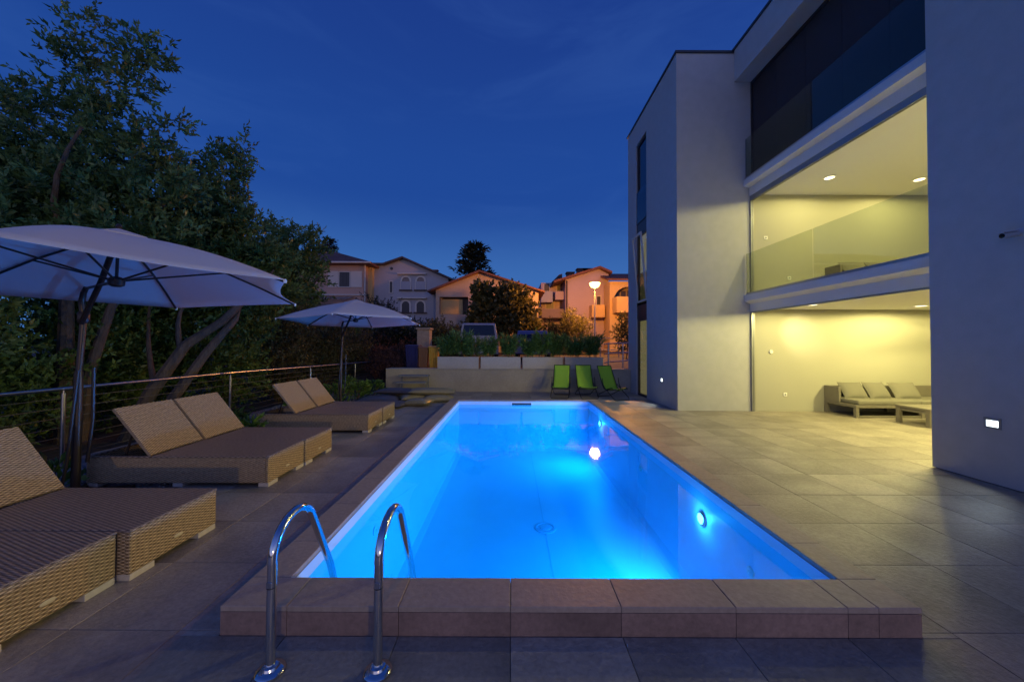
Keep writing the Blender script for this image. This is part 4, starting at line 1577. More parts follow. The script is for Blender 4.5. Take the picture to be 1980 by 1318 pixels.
def house_pink():
    y = 28.0
    t = thing('pink_house', 'pinkish two-storey house with open white shutters behind the garden trees', 'house')
    x1, x0 = at(702, y), -24.0
    zt, zb = 7.72, .5
    MB().box(x0, x1, y, y + 9, zb, zt).build('wall', 'house_pink', t)
    MB().box(x1 - .0, x1 + .35, y + .8, y + 9, zb, zt).build('side_wall', 'house_ochre', t)
    rf = MB()
    ex0, ex1, ey0, ey1 = x0 - .5, x1 + .75, y - .6, y + 9.6
    rf.add([(ex0, ey0, zt), (ex1, ey0, zt), (ex1, ey1, zt), (ex0, ey1, zt), (ex0, ey0, zt + .16), (ex1, ey0, zt + .16), (ex1, ey1, zt + .16), (ex0, ey1, zt + .16), (x0 + 4, y + 4.5, 9.9), (x1 - 4.4, y + 4.5, 9.9)],
           [(3, 2, 1, 0), (0, 1, 5, 4), (1, 2, 6, 5), (2, 3, 7, 6), (3, 0, 4, 7), (4, 5, 9, 8), (5, 6, 9), (6, 7, 8, 9), (7, 4, 8)])
    rf.build('roof', 'roof_tile', t)
    MB().tube([(ex0, ey0 - .05, zt + .10), (ex1, ey0 - .05, zt + .10)], .07, 8).build('gutter', 'house_trim', t)
    MB().tube([(x1 + .12, y - .06, zb), (x1 + .12, y - .06, zt)], .05, 8).build('drainpipe', 'house_trim', t)
    wx0, wx1 = at(655, y), at(675, y)
    z1, z0 = zz(527, y), zz(555, y)
    win(t, wx0, wx1, z0, z1, y)
    shutter(t, at(633, y), wx0 - .08, z0 - .05, z1 + .08, y)
    shutter(t, wx1 + .08, at(699, y), z0 - .05, z1 + .08, y)
    MB().box(at(540, y), at(707, y), y - .12, y - .002, zz(572, y), zz(570, y)).build('ledge', 'house_trim', t)
    # striped awning over the lower terrace, and its column
    aw = MB()
    for i in range(9):
        a, b = at(585, y) + i * .46, at(585, y) + i * .46 + .30
        aw.add([(a, y - .05, zz(574, y)), (b, y - .05, zz(574, y)), (b, y - 1.6, zz(584, y)), (a, y - 1.6, zz(584, y))], [(0, 1, 2, 3), (3, 2, 1, 0)])
    aw.build('awning', 'shutter', t)
    MB().box(at(679, y), at(699, y), y - 1.1, y - .4, zb, zz(600, y)).build('column', 'house_pink', t)
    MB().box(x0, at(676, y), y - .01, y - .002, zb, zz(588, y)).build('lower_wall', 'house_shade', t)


def house_blue():
    y = 29.2
    t = thing('gabled_house', 'grey-lilac gabled house with paired arched windows behind the second parasol', 'house')
    x0, x1 = at(714, y), at(866, y)
    xa = at(779, y)
    zb, zl, za, zr = .5, zz(514, y), zz(501, y), zz(539, y)
    xl = at(742, y)
    poly = [(x0, zb), (x1, zb), (x1, zr), (xa, za), (xl, zl), (x0, zl)]
    MB().prism(poly, 'y', y, y + 8).build('wall', 'house_blue', t)
    rf = MB()
    th = .14
    for (a, b, c, d) in ((x0 - .3, zl, xl, zl), (xl, zl, xa, za), (xa, za, x1 + .45, zr - .2)):
        rf.prism([(a, b + .003), (c, d + .003), (c, d + th), (a, b + th)], 'y', y - .45, y + 8.3)
    ro = rf.build('roof', 'roof_dark', t)
    cx = at(827, y)
    MB().box(cx - .2, cx + .2, y + 2.6, y + 3.0, zz(524, y), zz(510, y)).box(cx - .27, cx + .27, y + 2.53, y + 3.07, zz(510, y), zz(508.5, y)).build('chimney', 'chimney', ro)
    for (p0, p1) in ((774.5, 793.5), (803, 822)):
        for (q0, q1, low) in ((534, 560.5, 0), (581, 604, 1)):
            a, b, z1, z0 = at(p0, y), at(p1, y), zz(q0, y), zz(q1, y)
            c, r = (a + b) / 2, (b - a) / 2
            zm = z1 - r
            f = MB()
            # arched surround
            for k in range(10):
                t0, t1 = math.pi * k / 10, math.pi * (k + 1) / 10
                f.prism([(c + (r - .09) * math.cos(t0), zm + (r - .09) * math.sin(t0)), (c + (r + .04) * math.cos(t0), zm + (r + .04) * math.sin(t0)), (c + (r + .04) * math.cos(t1), zm + (r + .04) * math.sin(t1)), (c + (r - .09) * math.cos(t1), zm + (r - .09) * math.sin(t1))], 'y', y - .07, y - .002)
            f.box(a - .04, a + .09, y - .07, y - .002, z0, zm).box(b - .09, b + .04, y - .07, y - .002, z0, zm)
            w = f.build('window', 'house_trim', t)
            MB().prism([(a + .09, z0), (b - .09, z0)] + [(c + (r - .09) * math.cos(math.pi * k / 10), zm + (r - .09) * math.sin(math.pi * k / 10)) for k in range(11)], 'y', y - .02, y - .004).build('pane', 'window_dark' if low else 'house_shade', w)
            if not low:
                MB().box(a + .02, b - .02, y - .10, y - .075, z0, zm - .05).build('shutter', 'house_blue', w)
            MB().box(a - .25, b + .12, y - .30, y - .002, z1 + .12, z1 + .20).build('hood', 'house_trim', w)
            MB().box(a - .12, b + .12, y - .15, y - .002, z0 - .10, z0 - .002).build('sill', 'roof_dark', w)
    win(t, at(753, y), at(758, y), zz(566, y), zz(545, y), y, bars=False)
    MB().lathe([(.12, 0), (.12, .03), (.08, .03)], 14, M=Matrix.Translation((at(756, y), y - .001, zz(519.5, y))) @ Matrix.Rotation(R(90), 4, 'X')).build('vent', 'window_dark', t)


def house_peach():
    y = 28.0
    t = thing('low_gabled_house', 'low peach gabled house with a shuttered loggia behind the fig tree', 'house')
    x0, x1, xa = at(842, y), at(1041, y), at(927, y)
    zb, ze, za = .4, zz(561, y), zz(527, y)
    zer = zz(563, y)
    l0, l1, lz1, lz0 = at(849, y), at(905, y), zz(574, y), zz(608, y)
    m = MB()
    m.box(x0, l0, y, y + .4, zb, lz1).box(l1, x1, y, y + .4, zb, lz1).box(l0, l1, y, y + .4, zb, lz0)
    m.prism([(x0, lz1), (x1, lz1), (x1, zer), (xa, za), (x0, ze)], 'y', y, y + .4)
    m.build('wall', 'house_peach', t)
    MB().box(x1 - .4, x1 - .002, y + .4, y + 9, zb, zer).box(x0 + .002, x0 + .4, y + .4, y + 9, zb, ze).box(x0 + .4, x1 - .4, y + 8.6, y + 9, zb, ze).build('side_wall', 'house_peach', t)
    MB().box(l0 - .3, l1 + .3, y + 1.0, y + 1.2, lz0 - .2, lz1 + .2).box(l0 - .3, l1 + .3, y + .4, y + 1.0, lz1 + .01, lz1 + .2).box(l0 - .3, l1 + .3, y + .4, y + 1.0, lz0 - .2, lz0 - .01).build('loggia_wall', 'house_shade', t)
    sh = MB()
    n = 14
    for i in range(n):
        a = lz0 + .05 + (lz1 - .2 - lz0) * i / n
        sh.box(l0 + .05, at(893, y), y + .35, y + .38, a, a + (lz1 - .2 - lz0) / n - .012)
    sh.build('rolling_shutter', 'house_ochre', t)
    rf = MB()
    th = .13
    xl, xr = x0 - .55, x1 + .45
    sl, sr = (za - ze) / (xa - x0), (za - zer) / (x1 - xa)
    rf.prism([(xl, ze - .55 * sl + .003), (xa, za + .003), (xa, za + th), (xl, ze - .55 * sl + th)], 'y', y - .5, y + 9.4)
    rf.prism([(xa, za + .003), (xr, zer - .45 * sr + .003), (xr, zer - .45 * sr + th), (xa, za + th)], 'y', y - .5, y + 9.4)
    rf.build('roof', 'roof_tile', t)
    MB().box(at(1006, y), at(1026, y), y - .04, y - .002, zz(608, y), zz(585, y)).build('window_blind', 'shutter', t)


def house_ochre():
    y = 33.0
    t = thing('ochre_house', 'tall house with balconies and red roof behind the street lamp', 'house')
    xl, xr, xa = at(1093, y), at(1177, y), at(1158, y)
    zb = .6
    zl, za = zz(540, y), zz(519, y)
    zr = zz(529, y)
    MB().prism([(xl, zb), (xr, zb), (xr, zr), (xa, za), (xl, zl)], 'y', y, y + 9).build('gable_wall', 'house_lilac', t)
    rf = MB()
    th = .2
    sl = (za - zl) / (xa - xl)
    rf.prism([(xl - 1.1, zl - 1.1 * sl + .003), (xa, za + .003), (xa, za + th), (xl - 1.1, zl - 1.1 * sl + th)], 'y', y - .5, y + 9.5)
    rf.prism([(xa, za + .003), (xr + .2, zr + .003), (xr + .2, zr + th), (xa, za + th)], 'y', y - .5, y + 9.5)
    ro = rf.build('roof', 'roof_tile', t)
    for (px, q, w) in ((1102, 528, .35), (1125, 521, .5), (1134, 521, .4)):
        c = at(px, y + 4)
        zc = zz(q, y + 4)
        MB().box(c - w, c + w, y + 3.6, y + 4.4, zc - 1.6, zc).box(c - w - .08, c + w + .08, y + 3.5, y + 4.5, zc + .003, zc + .1).build('chimney', 'chimney', ro)
    # right wing, nearer, with arched loggia and balcony
    yw = 31.0
    wl, wr = xr - .45, 14.5
    ze = zz(543, yw)
    ax0, ax1 = at(1188, yw), at(1240, yw)
    az0, az1 = zz(577, yw), zz(553, yw)
    wm = MB()
    n = 10
    ac = (ax0 + ax1) / 2
    arch = [(ax0 + (ax1 - ax0) * k / n, az0 + .2 + (az1 - az0 - .2) * math.sin(math.pi * k / n) ** .6) for k in range(n + 1)]
    wm.box(wl, ax0, yw, yw + .35, zb, ze).box(ax1, wr, yw, yw + .35, zb, ze).box(ax0, ax1, yw, yw + .35, zb, az0)
    for k in range(n):
        (p, q), (p2_, q2) = arch[k], arch[k + 1]
        wm.prism([(p, q), (p2_, q2), (p2_, ze), (p, ze)], 'y', yw, yw + .35)
    wm.build('wing_wall', 'house_ochre', t)
    MB().box(wl, wl + .3, yw + .35, y - .002, zb, ze).build('wing_side', 'house_ochre', t)
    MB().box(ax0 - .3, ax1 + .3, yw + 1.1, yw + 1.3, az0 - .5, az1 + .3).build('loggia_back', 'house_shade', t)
    for k in range(4):
        xx = ax0 + .35 + k * .55
        MB().box(xx, xx + .38, yw + 1.0, yw + 1.09, az0 - .2, az0 + .85).build('loggia_window', 'window_dark', t)
    wr2 = MB()
    wr2.add([(wl - .3, yw - .5, ze + .003), (wr, yw - .5, ze + .003), (wr, yw + 4, zz(519, yw) + .2), (wl - .3, yw + 4, zz(519, yw) + .2), (wl - .3, yw - .5, ze + .18), (wr, yw - .5, ze + .18), (wr, yw + 4, zz(519, yw) + .4), (wl - .3, yw + 4, zz(519, yw) + .4)],
            [(3, 2, 1, 0), (4, 5, 6, 7), (0, 1, 5, 4), (1, 2, 6, 5), (2, 3, 7, 6), (3, 0, 4, 7)])
    wr2.build('wing_roof', 'roof_tile', t)

    def balcony(x0, x1, zbot, ztop, y0, y1, m):
        b = MB()
        b.box(x0, x1, y0, y1, zbot - .15, zbot).box(x0, x1, y0, y0 + .1, zbot, ztop).box(x0, x0 + .1, y0 + .1, y1, zbot, ztop).box(x1 - .1, x1, y0 + .1, y1, zbot, ztop)
        return b.build('balcony', m, t)
    balcony(at(1184, yw), wr, zz(602, yw), zz(576, yw), yw - 1.3, yw - .002, 'house_ochre')
    balcony(at(1139, y), at(1163, y), zz(611, y), zz(591, y), y - 1.2, y - .002, 'house_ochre')
    win(t, at(1154, y), at(1161, y), zz(590, y), zz(572, y), y, bars=False)
    MB().tube([(xl + .12, y - .08, zb), (xl + .12, y - .08, zl - .1)], .07, 8).build('drainpipe', 'roof_dark', t)
    # stacked balconies of the left part, farther back
    yb = 35.5
    bl, br = at(1046, yb), xl - .003
    MB().box(bl, br, yb, yb + 7, zb, zz(546, yb)).build('back_wall', 'house_lilac', t)
    MB().prism([(bl + 1.0, zz(546, yb)), (br, zz(546, yb)), (br, zz(530, yb)), (bl + 1.7, zz(532, yb))], 'y', yb - .5, yb + 7.5).build('back_roof', 'roof_dark', t)
    for (p0, p1, q0, q1, m) in ((1046, 1068, 581, 563, 'house_blue'), (1073, 1094, 576, 563, 'house_lilac'), (1047, 1094, 611, 597, 'house_shade')):
        balcony(at(p0, yb - 1.6), at(p1, yb - 1.6), zz(q0, yb - 1.6), zz(q1, yb - 1.6), yb - 1.8, yb - .003, m)
    for (p0, p1, q0, q1) in ((1052, 1062, 562, 548), (1077, 1083, 562, 548), (1056, 1070, 596, 580), (1086, 1093, 610, 583)):
        win(t, at(p0, yb), at(p1, yb), zz(q0, yb), zz(q1, yb), yb, bars=False)
    return t


house_pink()
house_blue()
house_peach()
house_ochre()


# ------------------------------------------------------------------ parked cars
def car(name, label, x, y, z, rz, paint, H, L, W, boxy):
    t = thing(name, label, 'car', (x, y, z), rz, 'cars parked across the street')
    w = W / 2
    # local: rear at y=0 facing the camera, front at y=L
    body = [(0.02, .32), (L - .05, .32), (L, .55), (L - .08, .82), (L - 1.05, .98), (.10, 1.0), (0.0, .80)]
    MB().prism(body, 'x', -w, w).build('body', paint, t, bevel=.05, seg=3)
    r = H
    cab = [(.10 if boxy else .55, 1.0), (L - 1.15, .985), (L - 1.95, r - .06), (L - 2.3, r), (.55 if boxy else 1.1, r), (.32 if boxy else .95, r - .06)]
    sc = .86
    n = len(cab)
    vs = []
    for s in (-1, 1):
        for (yy, q) in cab:
            k = 1 - (1 - sc) * max(0, (q - 1.0) / (r - 1.0))
            vs.append((s * (w - .03) * k, yy, q + .002))
    fs = [tuple(range(n)), tuple(range(2 * n - 1, n - 1, -1))] + [((i + 1) % n, i, n + i, n + (i + 1) % n) for i in range(n)]
    MB().add(vs, fs).build('cabin', paint, t, bevel=.03, seg=2)

    def quad(name_, yz0, yz1, fx, off):
        (ya, za), (yb, zb_) = yz0, yz1

        def hx(q):
            return (w - .03) * (1 - (1 - sc) * max(0, (q - 1.0) / (r - 1.0)))
        dy, dz = yb - ya, zb_ - za
        ln = math.hypot(dy, dz)
        ny, nz = -dz / ln * off, dy / ln * off
        if ny > 0 and yz0[0] < L / 2:
            pass
        P = [(-fx * hx(za), ya + ny, za + nz), (fx * hx(za), ya + ny, za + nz), (fx * hx(zb_), yb + ny, zb_ + nz), (-fx * hx(zb_), yb + ny, zb_ + nz)]
        Q = [(p[0], p[1] - ny * .9, p[2] - nz * .9) for p in P]
        MB().add(P + Q, [(0, 1, 2, 3), (7, 6, 5, 4), (0, 4, 5, 1), (1, 5, 6, 2), (2, 6, 7, 3), (3, 7, 4, 0)]).build(name_, 'car_glass', t)
    y0, y1 = cab[0][0], cab[-1][0]
    quad('rear_window', (y0 + .03, 1.05), (y1 - .01, r - .10), .88, .012)
    for s in (-1, 1):
        x_ = s * (w - .03)
        k1 = 1 - (1 - sc) * ((r - .14 - 1.0) / (r - 1.0))
        a = [(y0 + .35, 1.06), (L - 1.45, 1.06), (L - 2.05, r - .14), (y1 + .28, r - .14)]
        P = [(x_ * (1.0 if q < 1.2 else k1) + s * .012, yy, q) for yy, q in a]
        Q = [(p[0] - s * .008, p[1], p[2]) for p in P]
        MB().add(P + Q, [(0, 1, 2, 3), (7, 6, 5, 4), (0, 4, 5, 1), (1, 5, 6, 2), (2, 6, 7, 3), (3, 7, 4, 0)]).build('side_window', 'car_glass', t)
        MB().box(s * w * .80 - .07, s * w * .80 + .07, -.014, .06, .70, .95).build('rear_light', 'rear_lamp', t, bevel=.01)
        for yy in (.80, L - .85):
            M = Matrix.Translation((s * (w - .09), yy, .32)) @ Matrix.Rotation(R(90), 4, 'Y')
            wh = MB().lathe([(.26, -.10), (.32, -.08), (.32, .08), (.26, .10)], 20, M=M).build('wheel', 'tyre', t, smooth=True)
            MB().lathe([(.20, -.104), (.20, .104)], 16, M=M).build('rim', 'steel_brushed', wh, smooth=True)
    MB().box(-w + .02, w - .02, -.06, .05, .36, .56).build('bumper', paint, t, bevel=.03)
    MB().box(-.26, .26, -.068, -.061, .60, .71).build('number_plate', 'white_plastic', t)


car('parked_van', 'tall white car with dark rear window parked behind the planter reeds', at(927, 17), 16.6, ground_z(0, 17.5) + .012, R(4), 'car_paint', 1.80, 4.4, 1.84, True)
car('parked_car', 'low blue-grey car whose roof shows above the reeds', at(1030, 17), 17.0, ground_z(0, 17.5) + .012, R(-3), 'car_blue', 1.50, 4.2, 1.74, False)

# ------------------------------------------------------------------ trees and shrubs on the left
tree('broadleaf_tree', 'tall dark broadleaf tree above the near parasol, its top the highest in the picture', 'tree', (-7.6, 6.2, -.12),
     [([(-7.6, 6.2, -.2), (-7.62, 6.2, 1.0), (-7.75, 6.3, 2.3), (-8.0, 6.6, 3.6), (-8.2, 7.0, 4.4)], .13, .05),
      ([(-7.45, 6.3, -.2), (-7.35, 6.3, 1.0), (-7.2, 6.5, 2.2), (-7.0, 6.9, 3.6), (-6.7, 7.2, 5.0)], .10, .025),
      (bent((-7.75, 6.3, 2.3), (-9.0, 5.8, 4.4), 5, .1, 3), .07, .02), (bent((-7.9, 6.4, 3.2), (-7.2, 6.0, 5.2), 5, .1, 4), .06, .02)],
     [(-8.38, 7.0, 7.6, .16, .2, .35), (-8.48, 7.0, 6.95, .32, .35, .38), (-7.23, 7.0, 7.2, .26, .3, .32), (-7.5, 7.0, 6.7, .36, .4, .28), (-7.0, 7.0, 7.45, .10, .12, .16),
      (-8.7, 7.0, 6.1, .48, .5, .36), (-7.95, 7.0, 6.05, .45, .55, .36), (-6.6, 7.0, 5.75, .15, .2, .28), (-6.95, 7.0, 5.3, .38, .5, .26), (-9.6, 6.9, 5.95, .45, .5, .4),
      (-7.95, 7.0, 5.15, .95, .8, .5), (-9.2, 6.9, 5.0, .75, .8, .5), (-8.2, 6.9, 4.2, 1.4, 1.1, .6), (-6.65, 7.0, 4.35, .5, .7, .45), (-8.9, 6.6, 3.3, 1.6, 1.1, .7), (-7.2, 6.9, 3.4, 1.1, 1.0, .6), (-10.1, 6.8, 4.4, .9, .8, .9)],
     2150, .40, 18, .12, 'leaf_tree', group='trees beyond the cable railing')
tree('broadleaf_tree', 'broadleaf tree with two pale leaning trunks behind the middle loungers', 'tree', (-7.5, 7.2, -.12),
     [([(-6.75, 6.35, -.2), (-6.55, 6.6, .7), (-6.3, 7.0, 1.55), (-5.9, 7.4, 2.05), (-5.6, 7.8, 2.7)], .125, .06),
      ([(-6.55, 6.5, -.2), (-6.3, 6.8, .6), (-5.98, 7.1, 1.4), (-5.8, 7.6, 2.1), (-6.2, 8.4, 3.0)], .105, .05),
      (bent((-6.35, 6.95, 1.5), (-6.6, 7.4, 2.6), 5, .1, 7), .05, .02), (bent((-5.9, 7.45, 2.1), (-5.2, 7.9, 3.2), 5, .1, 8), .045, .018),
      (bent((-6.6, 6.7, .9), (-7.4, 7.4, 2.4), 5, .1, 9), .05, .02)],
     [(-6.43, 8.6, 6.2, .10, .12, .22), (-6.75, 8.6, 5.8, .28, .35, .30), (-7.25, 8.6, 5.7, .12, .15, .25), (-6.9, 8.6, 5.0, .42, .45, .38), (-7.8, 8.7, 5.3, .35, .4, .36), (-7.35, 8.7, 4.35, .8, .8, .5),
      (-6.4, 8.6, 4.45, .25, .35, .32), (-6.6, 8.7, 3.5, .8, .9, .5), (-5.8, 8.7, 3.55, .36, .4, .28), (-7.9, 8.6, 3.6, .9, 1.0, .6), (-5.8, 8.8, 2.75, .45, .5, .32), (-6.9, 8.6, 2.7, .9, .8, .5)],
     1700, .38, 17, .125, 'leaf_tree', group='trees beyond the cable railing')
tree('broadleaf_tree', 'loose-leaved tree sloping down to the right, in front of the pink house', 'tree', (-8.2, 12.2, -.1),
     [([(-8.2, 12.2, -.2), (-8.1, 12.2, 1.2), (-7.8, 12.3, 2.6), (-7.5, 12.4, 4.2)], .11, .03), (bent((-7.9, 12.2, 2.2), (-6.6, 12.4, 3.9), 5, .1, 5), .06, .02), (bent((-8.0, 12.2, 1.8), (-9.4, 12.6, 3.6), 5, .1, 6), .06, .02)],
     [(-6.9, 12.4, 5.15, .22, .3, .22), (-7.6, 12.4, 5.3, .28, .3, .26), (-8.3, 12.5, 5.3, .45, .5, .35), (-7.6, 12.5, 4.45, .8, .8, .5), (-6.65, 12.4, 4.85, .18, .2, .2), (-7.05, 12.4, 3.8, .42, .5, .42),
      (-7.05, 12.4, 3.0, .36, .45, .36), (-8.7, 12.6, 4.1, .9, .9, .7), (-9.8, 12.6, 4.4, .9, .9, .9), (-8.0, 12.3, 3.0, 1.2, 1.0, .7)],
     1500, .42, 17, .14, 'leaf_tree', group='trees beyond the cable railing', shell=.42)
HED = [(-8.4, 3.3, [(-8.4, 3.3, 1.0, 1.4, 1.0, 1.2), (-8.8, 3.2, 2.2, 1.2, .9, .8)], 'leaf_hedge', 'leafy green shrub at the left edge, below the near parasol'),
       (-7.6, 4.9, [(-7.6, 4.9, .9, 1.0, .9, 1.1), (-8.2, 5.0, 2.1, 1.1, .8, .9)], 'leaf_hedge', 'leafy shrub behind the near parasol pole'),
       (-8.3, 6.6, [(-8.3, 7.0, 1.1, 1.3, 1.0, 1.3), (-8.3, 7.2, 2.4, 1.1, .8, .9)], 'leaf_hedge', 'dark shrub between the two tree trunks'),
       (-7.2, 8.9, [(-7.2, 8.9, 1.0, 1.1, 1.0, 1.2), (-7.0, 9.2, 2.3, 1.1, .8, .8)], 'leaf_hedge', 'shrub right behind the leaning trunks'),
       (-7.0, 11.0, [(-7.0, 11.0, 1.0, .9, 1.0, 1.2), (-6.9, 11.2, 2.1, .9, .8, .7)], 'leaf_olive', 'olive-toned shrub behind the farthest loungers'),
       (-6.9, 13.2, [(-6.9, 13.2, 1.1, .9, .9, 1.2), (-6.5, 13.0, 1.9, .6, .6, .5)], 'leaf_olive', 'olive-toned shrub below the second parasol, left of its pole'),
       (-7.2, 15.6, [(-7.2, 15.6, 1.2, 1.2, 1.0, 1.1)], 'leaf_olive', 'olive shrub in front of the pink house terrace'),
       (-10.6, 9.5, [(-10.6, 9.5, 1.4, 2.2, 2.0, 2.0), (-10.4, 9.4, 3.4, 1.8, 1.4, 1.4)], 'leaf_hedge', 'big dark shrub filling the gap behind the trees'),
       (-10.6, 5.0, [(-10.6, 5.0, 1.5, 1.6, 1.6, 2.0), (-10.8, 5.2, 3.3, 1.3, 1.3, 1.2)], 'leaf_hedge', 'big dark shrub at the far left under the canopy'),
       (-8.9, 8.6, [(-8.9, 8.6, 1.3, 1.2, 1.0, 1.4), (-8.7, 8.9, 2.6, 1.1, .8, .8)], 'leaf_hedge', 'dense shrub showing between the leaning trunks under the near canopy'),
       (-9.6, 14.5, [(-9.6, 14.5, 1.5, 1.8, 1.2, 1.6), (-9.8, 14.5, 3.0, 1.4, 1.0, 1.0)], 'leaf_hedge', 'dense shrub behind the loose-leaved tree')]
for k, (x, y, cl, m, lab) in enumerate(HED):
    big = 1.6 if k >= 7 else 1.0
    shrub('garden_shrub', lab, 'shrub', (x, y, -.12 if y < 12 else ground_z(x, y)), cl, int(820 * big), .36, 20, .10 if m != 'leaf_olive' else .075, m, 'shrubs beyond the cable railing', stems=5)
VINE = [(-5.0, 15.2, 1.0, .55), (-4.3, 14.4, 1.0, .5), (-5.6, 16.4, 1.0, .65), (-4.6, 17.4, 1.0, .75), (-6.2, 18.5, 1.2, .8), (-5.1, 19.6, 1.2, .8)]
VL = ['rust-brown bramble bush nearest the railing end', 'rust-brown bramble bush next to the bins', 'rust-brown bramble behind the second parasol pole', 'reddish bramble behind the bins',
      'reddish bramble below the pink column', 'reddish bramble farthest back by the road edge']
for (x, y, r, h), lab in zip(VINE, VL):
    z = ground_z(x, y)
    shrub('bramble_bush', lab, 'shrub', (x, y, z), [(x, y, z + h * .55, r, r * .7, h * .8)], 420, .34, 14, .07, 'leaf_rust', 'brambles by the railing end', stems=7, up=.7)


def low_plant(x, y, r, h, n, leaf, m, label, w=.35, grp='young plants in the pebble bed'):
    rg = np.random.default_rng(int(abs(x * 100 + y * 1000)))
    t = thing('bed_plant', label, 'plant', (x, y, -.03), 0, grp)
    mb = MB()
    for k in range(6):
        a = rg.uniform(0, 6.28)
        mb.tube([(0, 0, 0), (r * .4 * math.cos(a), r * .4 * math.sin(a), h * .5), (r * .75 * math.cos(a), r * .75 * math.sin(a), h * .8)], [.008, .006, .003], 5)
    mb.build('stem', 'brown_stem', t)
    a = rg.uniform(0, 6.28, n)
    q = rg.random(n) ** .7
    rr = r * (.25 + .75 * rg.random(n)) * (1.15 - q * .5)
    P = np.stack([np.cos(a) * rr, np.sin(a) * rr, h * q], 1)
    D = np.stack([np.cos(a), np.sin(a), rg.uniform(.0, 1.5, n)], 1) + rg.normal(size=(n, 3)) * .25
    leaves_mesh('foliage', m, t, P, D, leaf, w, rg.random(n) ** 1.2)


low_plant(-4.95, 3.95, .20, .30, 90, .17, 'leaf_bright', 'small bright plant left of the near parasol pole', .28)
low_plant(-5.0, 3.2, .25, .25, 120, .15, 'leaf_hedge', 'low dark plant at the left edge behind the nearest backrest', .3)
low_plant(-4.35, 6.05, .20, .34, 140, .14, 'leaf_bright', 'bright plant between the middle and farthest loungers', .3)
low_plant(-5.1, 6.6, .28, .36, 200, .13, 'leaf_hedge', 'dark plant behind the middle loungers by the railing', .35)
low_plant(-5.0, 8.55, .32, .42, 380, .10, 'leaf_bright', 'green bush at the railing behind the farthest backrests', .38)
low_plant(-4.75, 9.7, .36, .50, 420, .10, 'leaf_bright', 'green bush right behind the second parasol pole', .38)
low_plant(-4.45, 10.5, .40, .50, 460, .10, 'leaf_bright', 'green bush to the right of the second parasol pole', .38)
low_plant(-4.3, 11.35, .36, .46, 400, .10, 'leaf_bright', 'green bush against the left end of the far wall', .38)
low_plant(-5.15, 11.4, .36, .55, 400, .10, 'leaf_hedge', 'darker bush by the railing near the far wall', .38)

# street-side planting
FG = 25.2


def fz(z):
    return EYE + (z - EYE) * FG / 20


tree('fig_tree', 'round leafy fig tree in front of the peach house, lit orange by the lamp', 'tree', (at(975, FG), FG, ground_z(0, FG)),
     [([(at(975, FG), FG, .7), (at(974, FG), FG, 1.9), (at(970, FG), FG, 2.9), (at(965, FG), FG, 4.2)], .14, .05), (bent((at(973, FG), FG, 1.6), (at(1015, FG), FG, 3.7), 5, .08, 1), .08, .025), (bent((at(973, FG), FG, 1.7), (at(925, FG), FG, 3.5), 5, .08, 2), .08, .025)],
     [(at(px, FG), FG, fz(z), a * 1.3, 1.0, c * 1.3) for (px, z, a, c) in ((935, 3.4, .8, .75), (932, 4.5, .5, .42), (965, 3.9, .85, .8), (1000, 3.8, .75, .75), (1020, 2.8, .7, .8), (980, 2.6, 1.0, .7), (918, 2.5, .45, .45), (985, 4.55, .4, .25))],
     1000, .42, 14, .24, 'leaf_fig', width=.62)
shrub('conical_bush', 'tall loose bush left of the street lamp pole, lit orange', 'shrub', (at(1108, FG), FG, .9),
      [(at(px, FG), FG, EYE + (z - EYE) * FG / 19.5, a * 1.33, .9, c * 1.33) for (px, z, a, c) in ((1108, 1.6, 1.05, .8), (1105, 2.5, .65, .62), (1100, 3.05, .22, .35), (1128, 2.4, .35, .45))], 800, .5, 18, .11, 'leaf_fig', up=.9, stems=5, width=.3)
shrub('round_bush', 'dark leafy bush beside the ramp railing at the house tower', 'shrub', (at(1208, 20), 20, .8), [(at(1208, 20), 20, 2.3, .5, .6, .9)], 260, .3, 16, .10, 'leaf_fig', up=.3)
BG = [(at(735, 25), 25, [(at(728, 25), 25, 3.7, 1.4, 1.2, 1.2), (at(752, 25), 25, 2.8, 1.5, 1.2, 1.2), (at(715, 25), 25, 2.2, 1.4, 1.2, 1.4)], 'leaf_conifer', 'dark bush between the pink and the gabled house'),
      (at(815, 24), 24, [(at(810, 24), 24, 2.0, 1.6, 1.2, 1.1), (at(850, 24), 24, 1.9, 1.3, 1.0, .8)], 'leaf_conifer', 'dark bush in front of the gabled house, right of the second parasol'),
      (at(848, 19), 19, [(at(848, 19), 19, 1.7, 1.0, .8, .9)], 'leaf_olive', 'brownish bush behind the yellow bin'),
      (at(640, 21), 21, [(at(640, 21), 21, 1.9, 2.0, 1.3, 1.3)], 'leaf_olive', 'olive bush below the pink house awning'),
      (at(660, 18), 18, [(at(662, 18), 18, 1.6, .7, .6, 1.0)], 'leaf_bright', 'green bush next to the pink column'),
      (at(765, 19), 19, [(at(770, 19), 19, 1.7, 1.3, .8, .9)], 'leaf_conifer', 'dark bush behind the brambles'),
      (at(1075, 27), 27, [(at(1072, 27), 27, 1.9, 1.2, 1.0, 1.2)], 'leaf_conifer', 'dark bush under the stacked balconies'),
      (at(890, 22), 22, [(at(893, 22), 22, 1.6, 1.3, .8, .8)], 'leaf_conifer', 'dark bush left of the white car')]
for (x, y, cl, m, lab) in BG:
    shrub('street_bush', lab, 'shrub', (x, y, ground_z(x, y) - .05), cl, 520, .45, 16, .13, m, 'bushes along the street', stems=4)


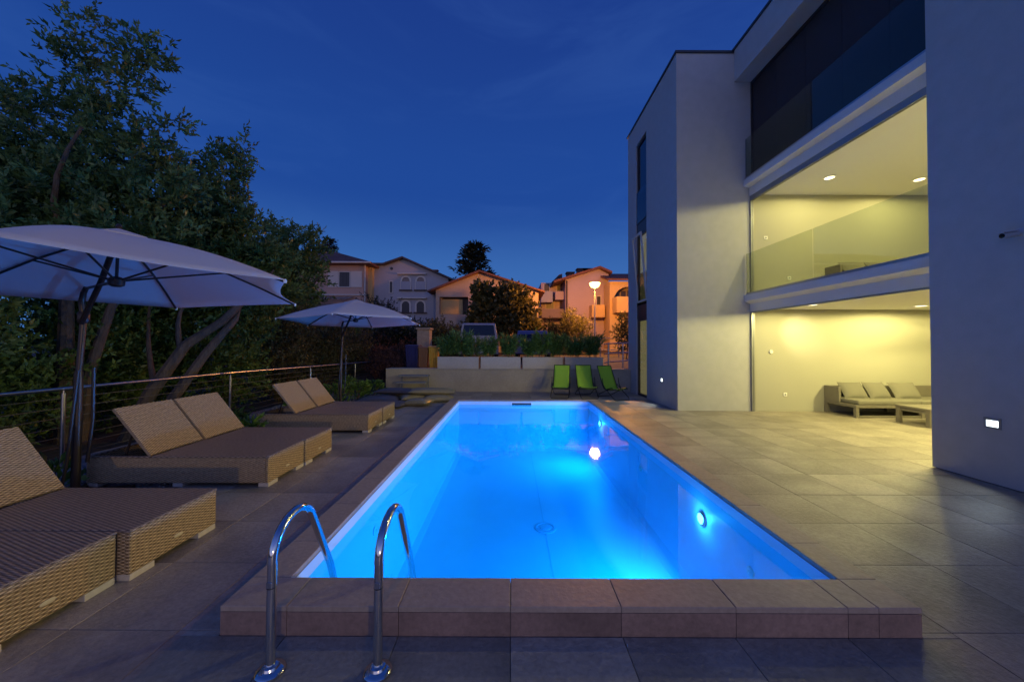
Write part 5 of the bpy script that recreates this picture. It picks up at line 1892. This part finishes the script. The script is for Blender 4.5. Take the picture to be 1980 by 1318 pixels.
def conifer(name, label, x, y, zb, zt, rad, n, seed):
    """Dark conifer of drooping tiers, with a ragged outline."""
    rg = random.Random(seed)
    t = thing(name, label, 'tree', (x, y, zb), 0, 'dark conifers behind the houses')
    H = zt - zb
    MB().tube([(0, 0, 0), (0, 0, H * .5), (0, 0, H * .98)], [.25, .15, .02], 9).build('trunk', 'bark_dark', t, smooth=True)
    br = MB()
    P, D = [], []
    for k in range(n):
        f = (k + rg.random()) / n
        z = H * (.12 + .86 * f)
        prof = (1 - f) ** .62 * min(1, .62 + f * 2.2)
        ln = rad * prof * rg.uniform(.72, 1.12) + .15
        a = rg.uniform(0, 6.28)
        up = .22 + .35 * f
        e = Vector((math.cos(a) * ln, math.sin(a) * ln, z + ln * up))
        s = Vector((0, 0, z))
        br.tube([s, s.lerp(e, .6) - Vector((0, 0, .05 * ln)), e], [.05, .03, .01], 4)
        m = int(30 + 60 * ln / rad)
        for i in range(m):
            q = rg.random() ** .6
            p = s.lerp(e, q)
            sp_ = .10 * ln + .12
            P.append((p.x + rg.gauss(0, sp_), p.y + rg.gauss(0, sp_), p.z + rg.gauss(0, .09) - .06))
            D.append((math.cos(a) + rg.gauss(0, .5), math.sin(a) + rg.gauss(0, .5), rg.gauss(.15, .4)))
    br.build('branch', 'bark_dark', t)
    leaves_mesh('crown', 'leaf_conifer', t, np.array(P), np.array(D), .34 * rad / 2.6 + .08, .30)
    return t


conifer('conifer_tree', 'large dark cedar rising behind the peach house roof', at(917, 45), 45, 1.0, zz(469, 45), 4.1, 110, 3)
conifer('conifer_tree', 'small dark conifer top showing above the pink house roof', at(634, 44), 44, 1.0, zz(459, 44), 2.6, 80, 5)
# distant wooded rise that closes the view between the houses
hl = MB()
hl.grid(lambda u, v: (-140 + u * 280, 75 + v * 40, -1 + (3.2 + 1.6 * math.sin(u * 19) + 1.0 * math.sin(u * 47 + 2)) * math.sin(math.pi * min(1, v * 1.2) * .5)), 90, 8)
tag(hl.build('hills', 'leaf_conifer', smooth=True), kind='structure')
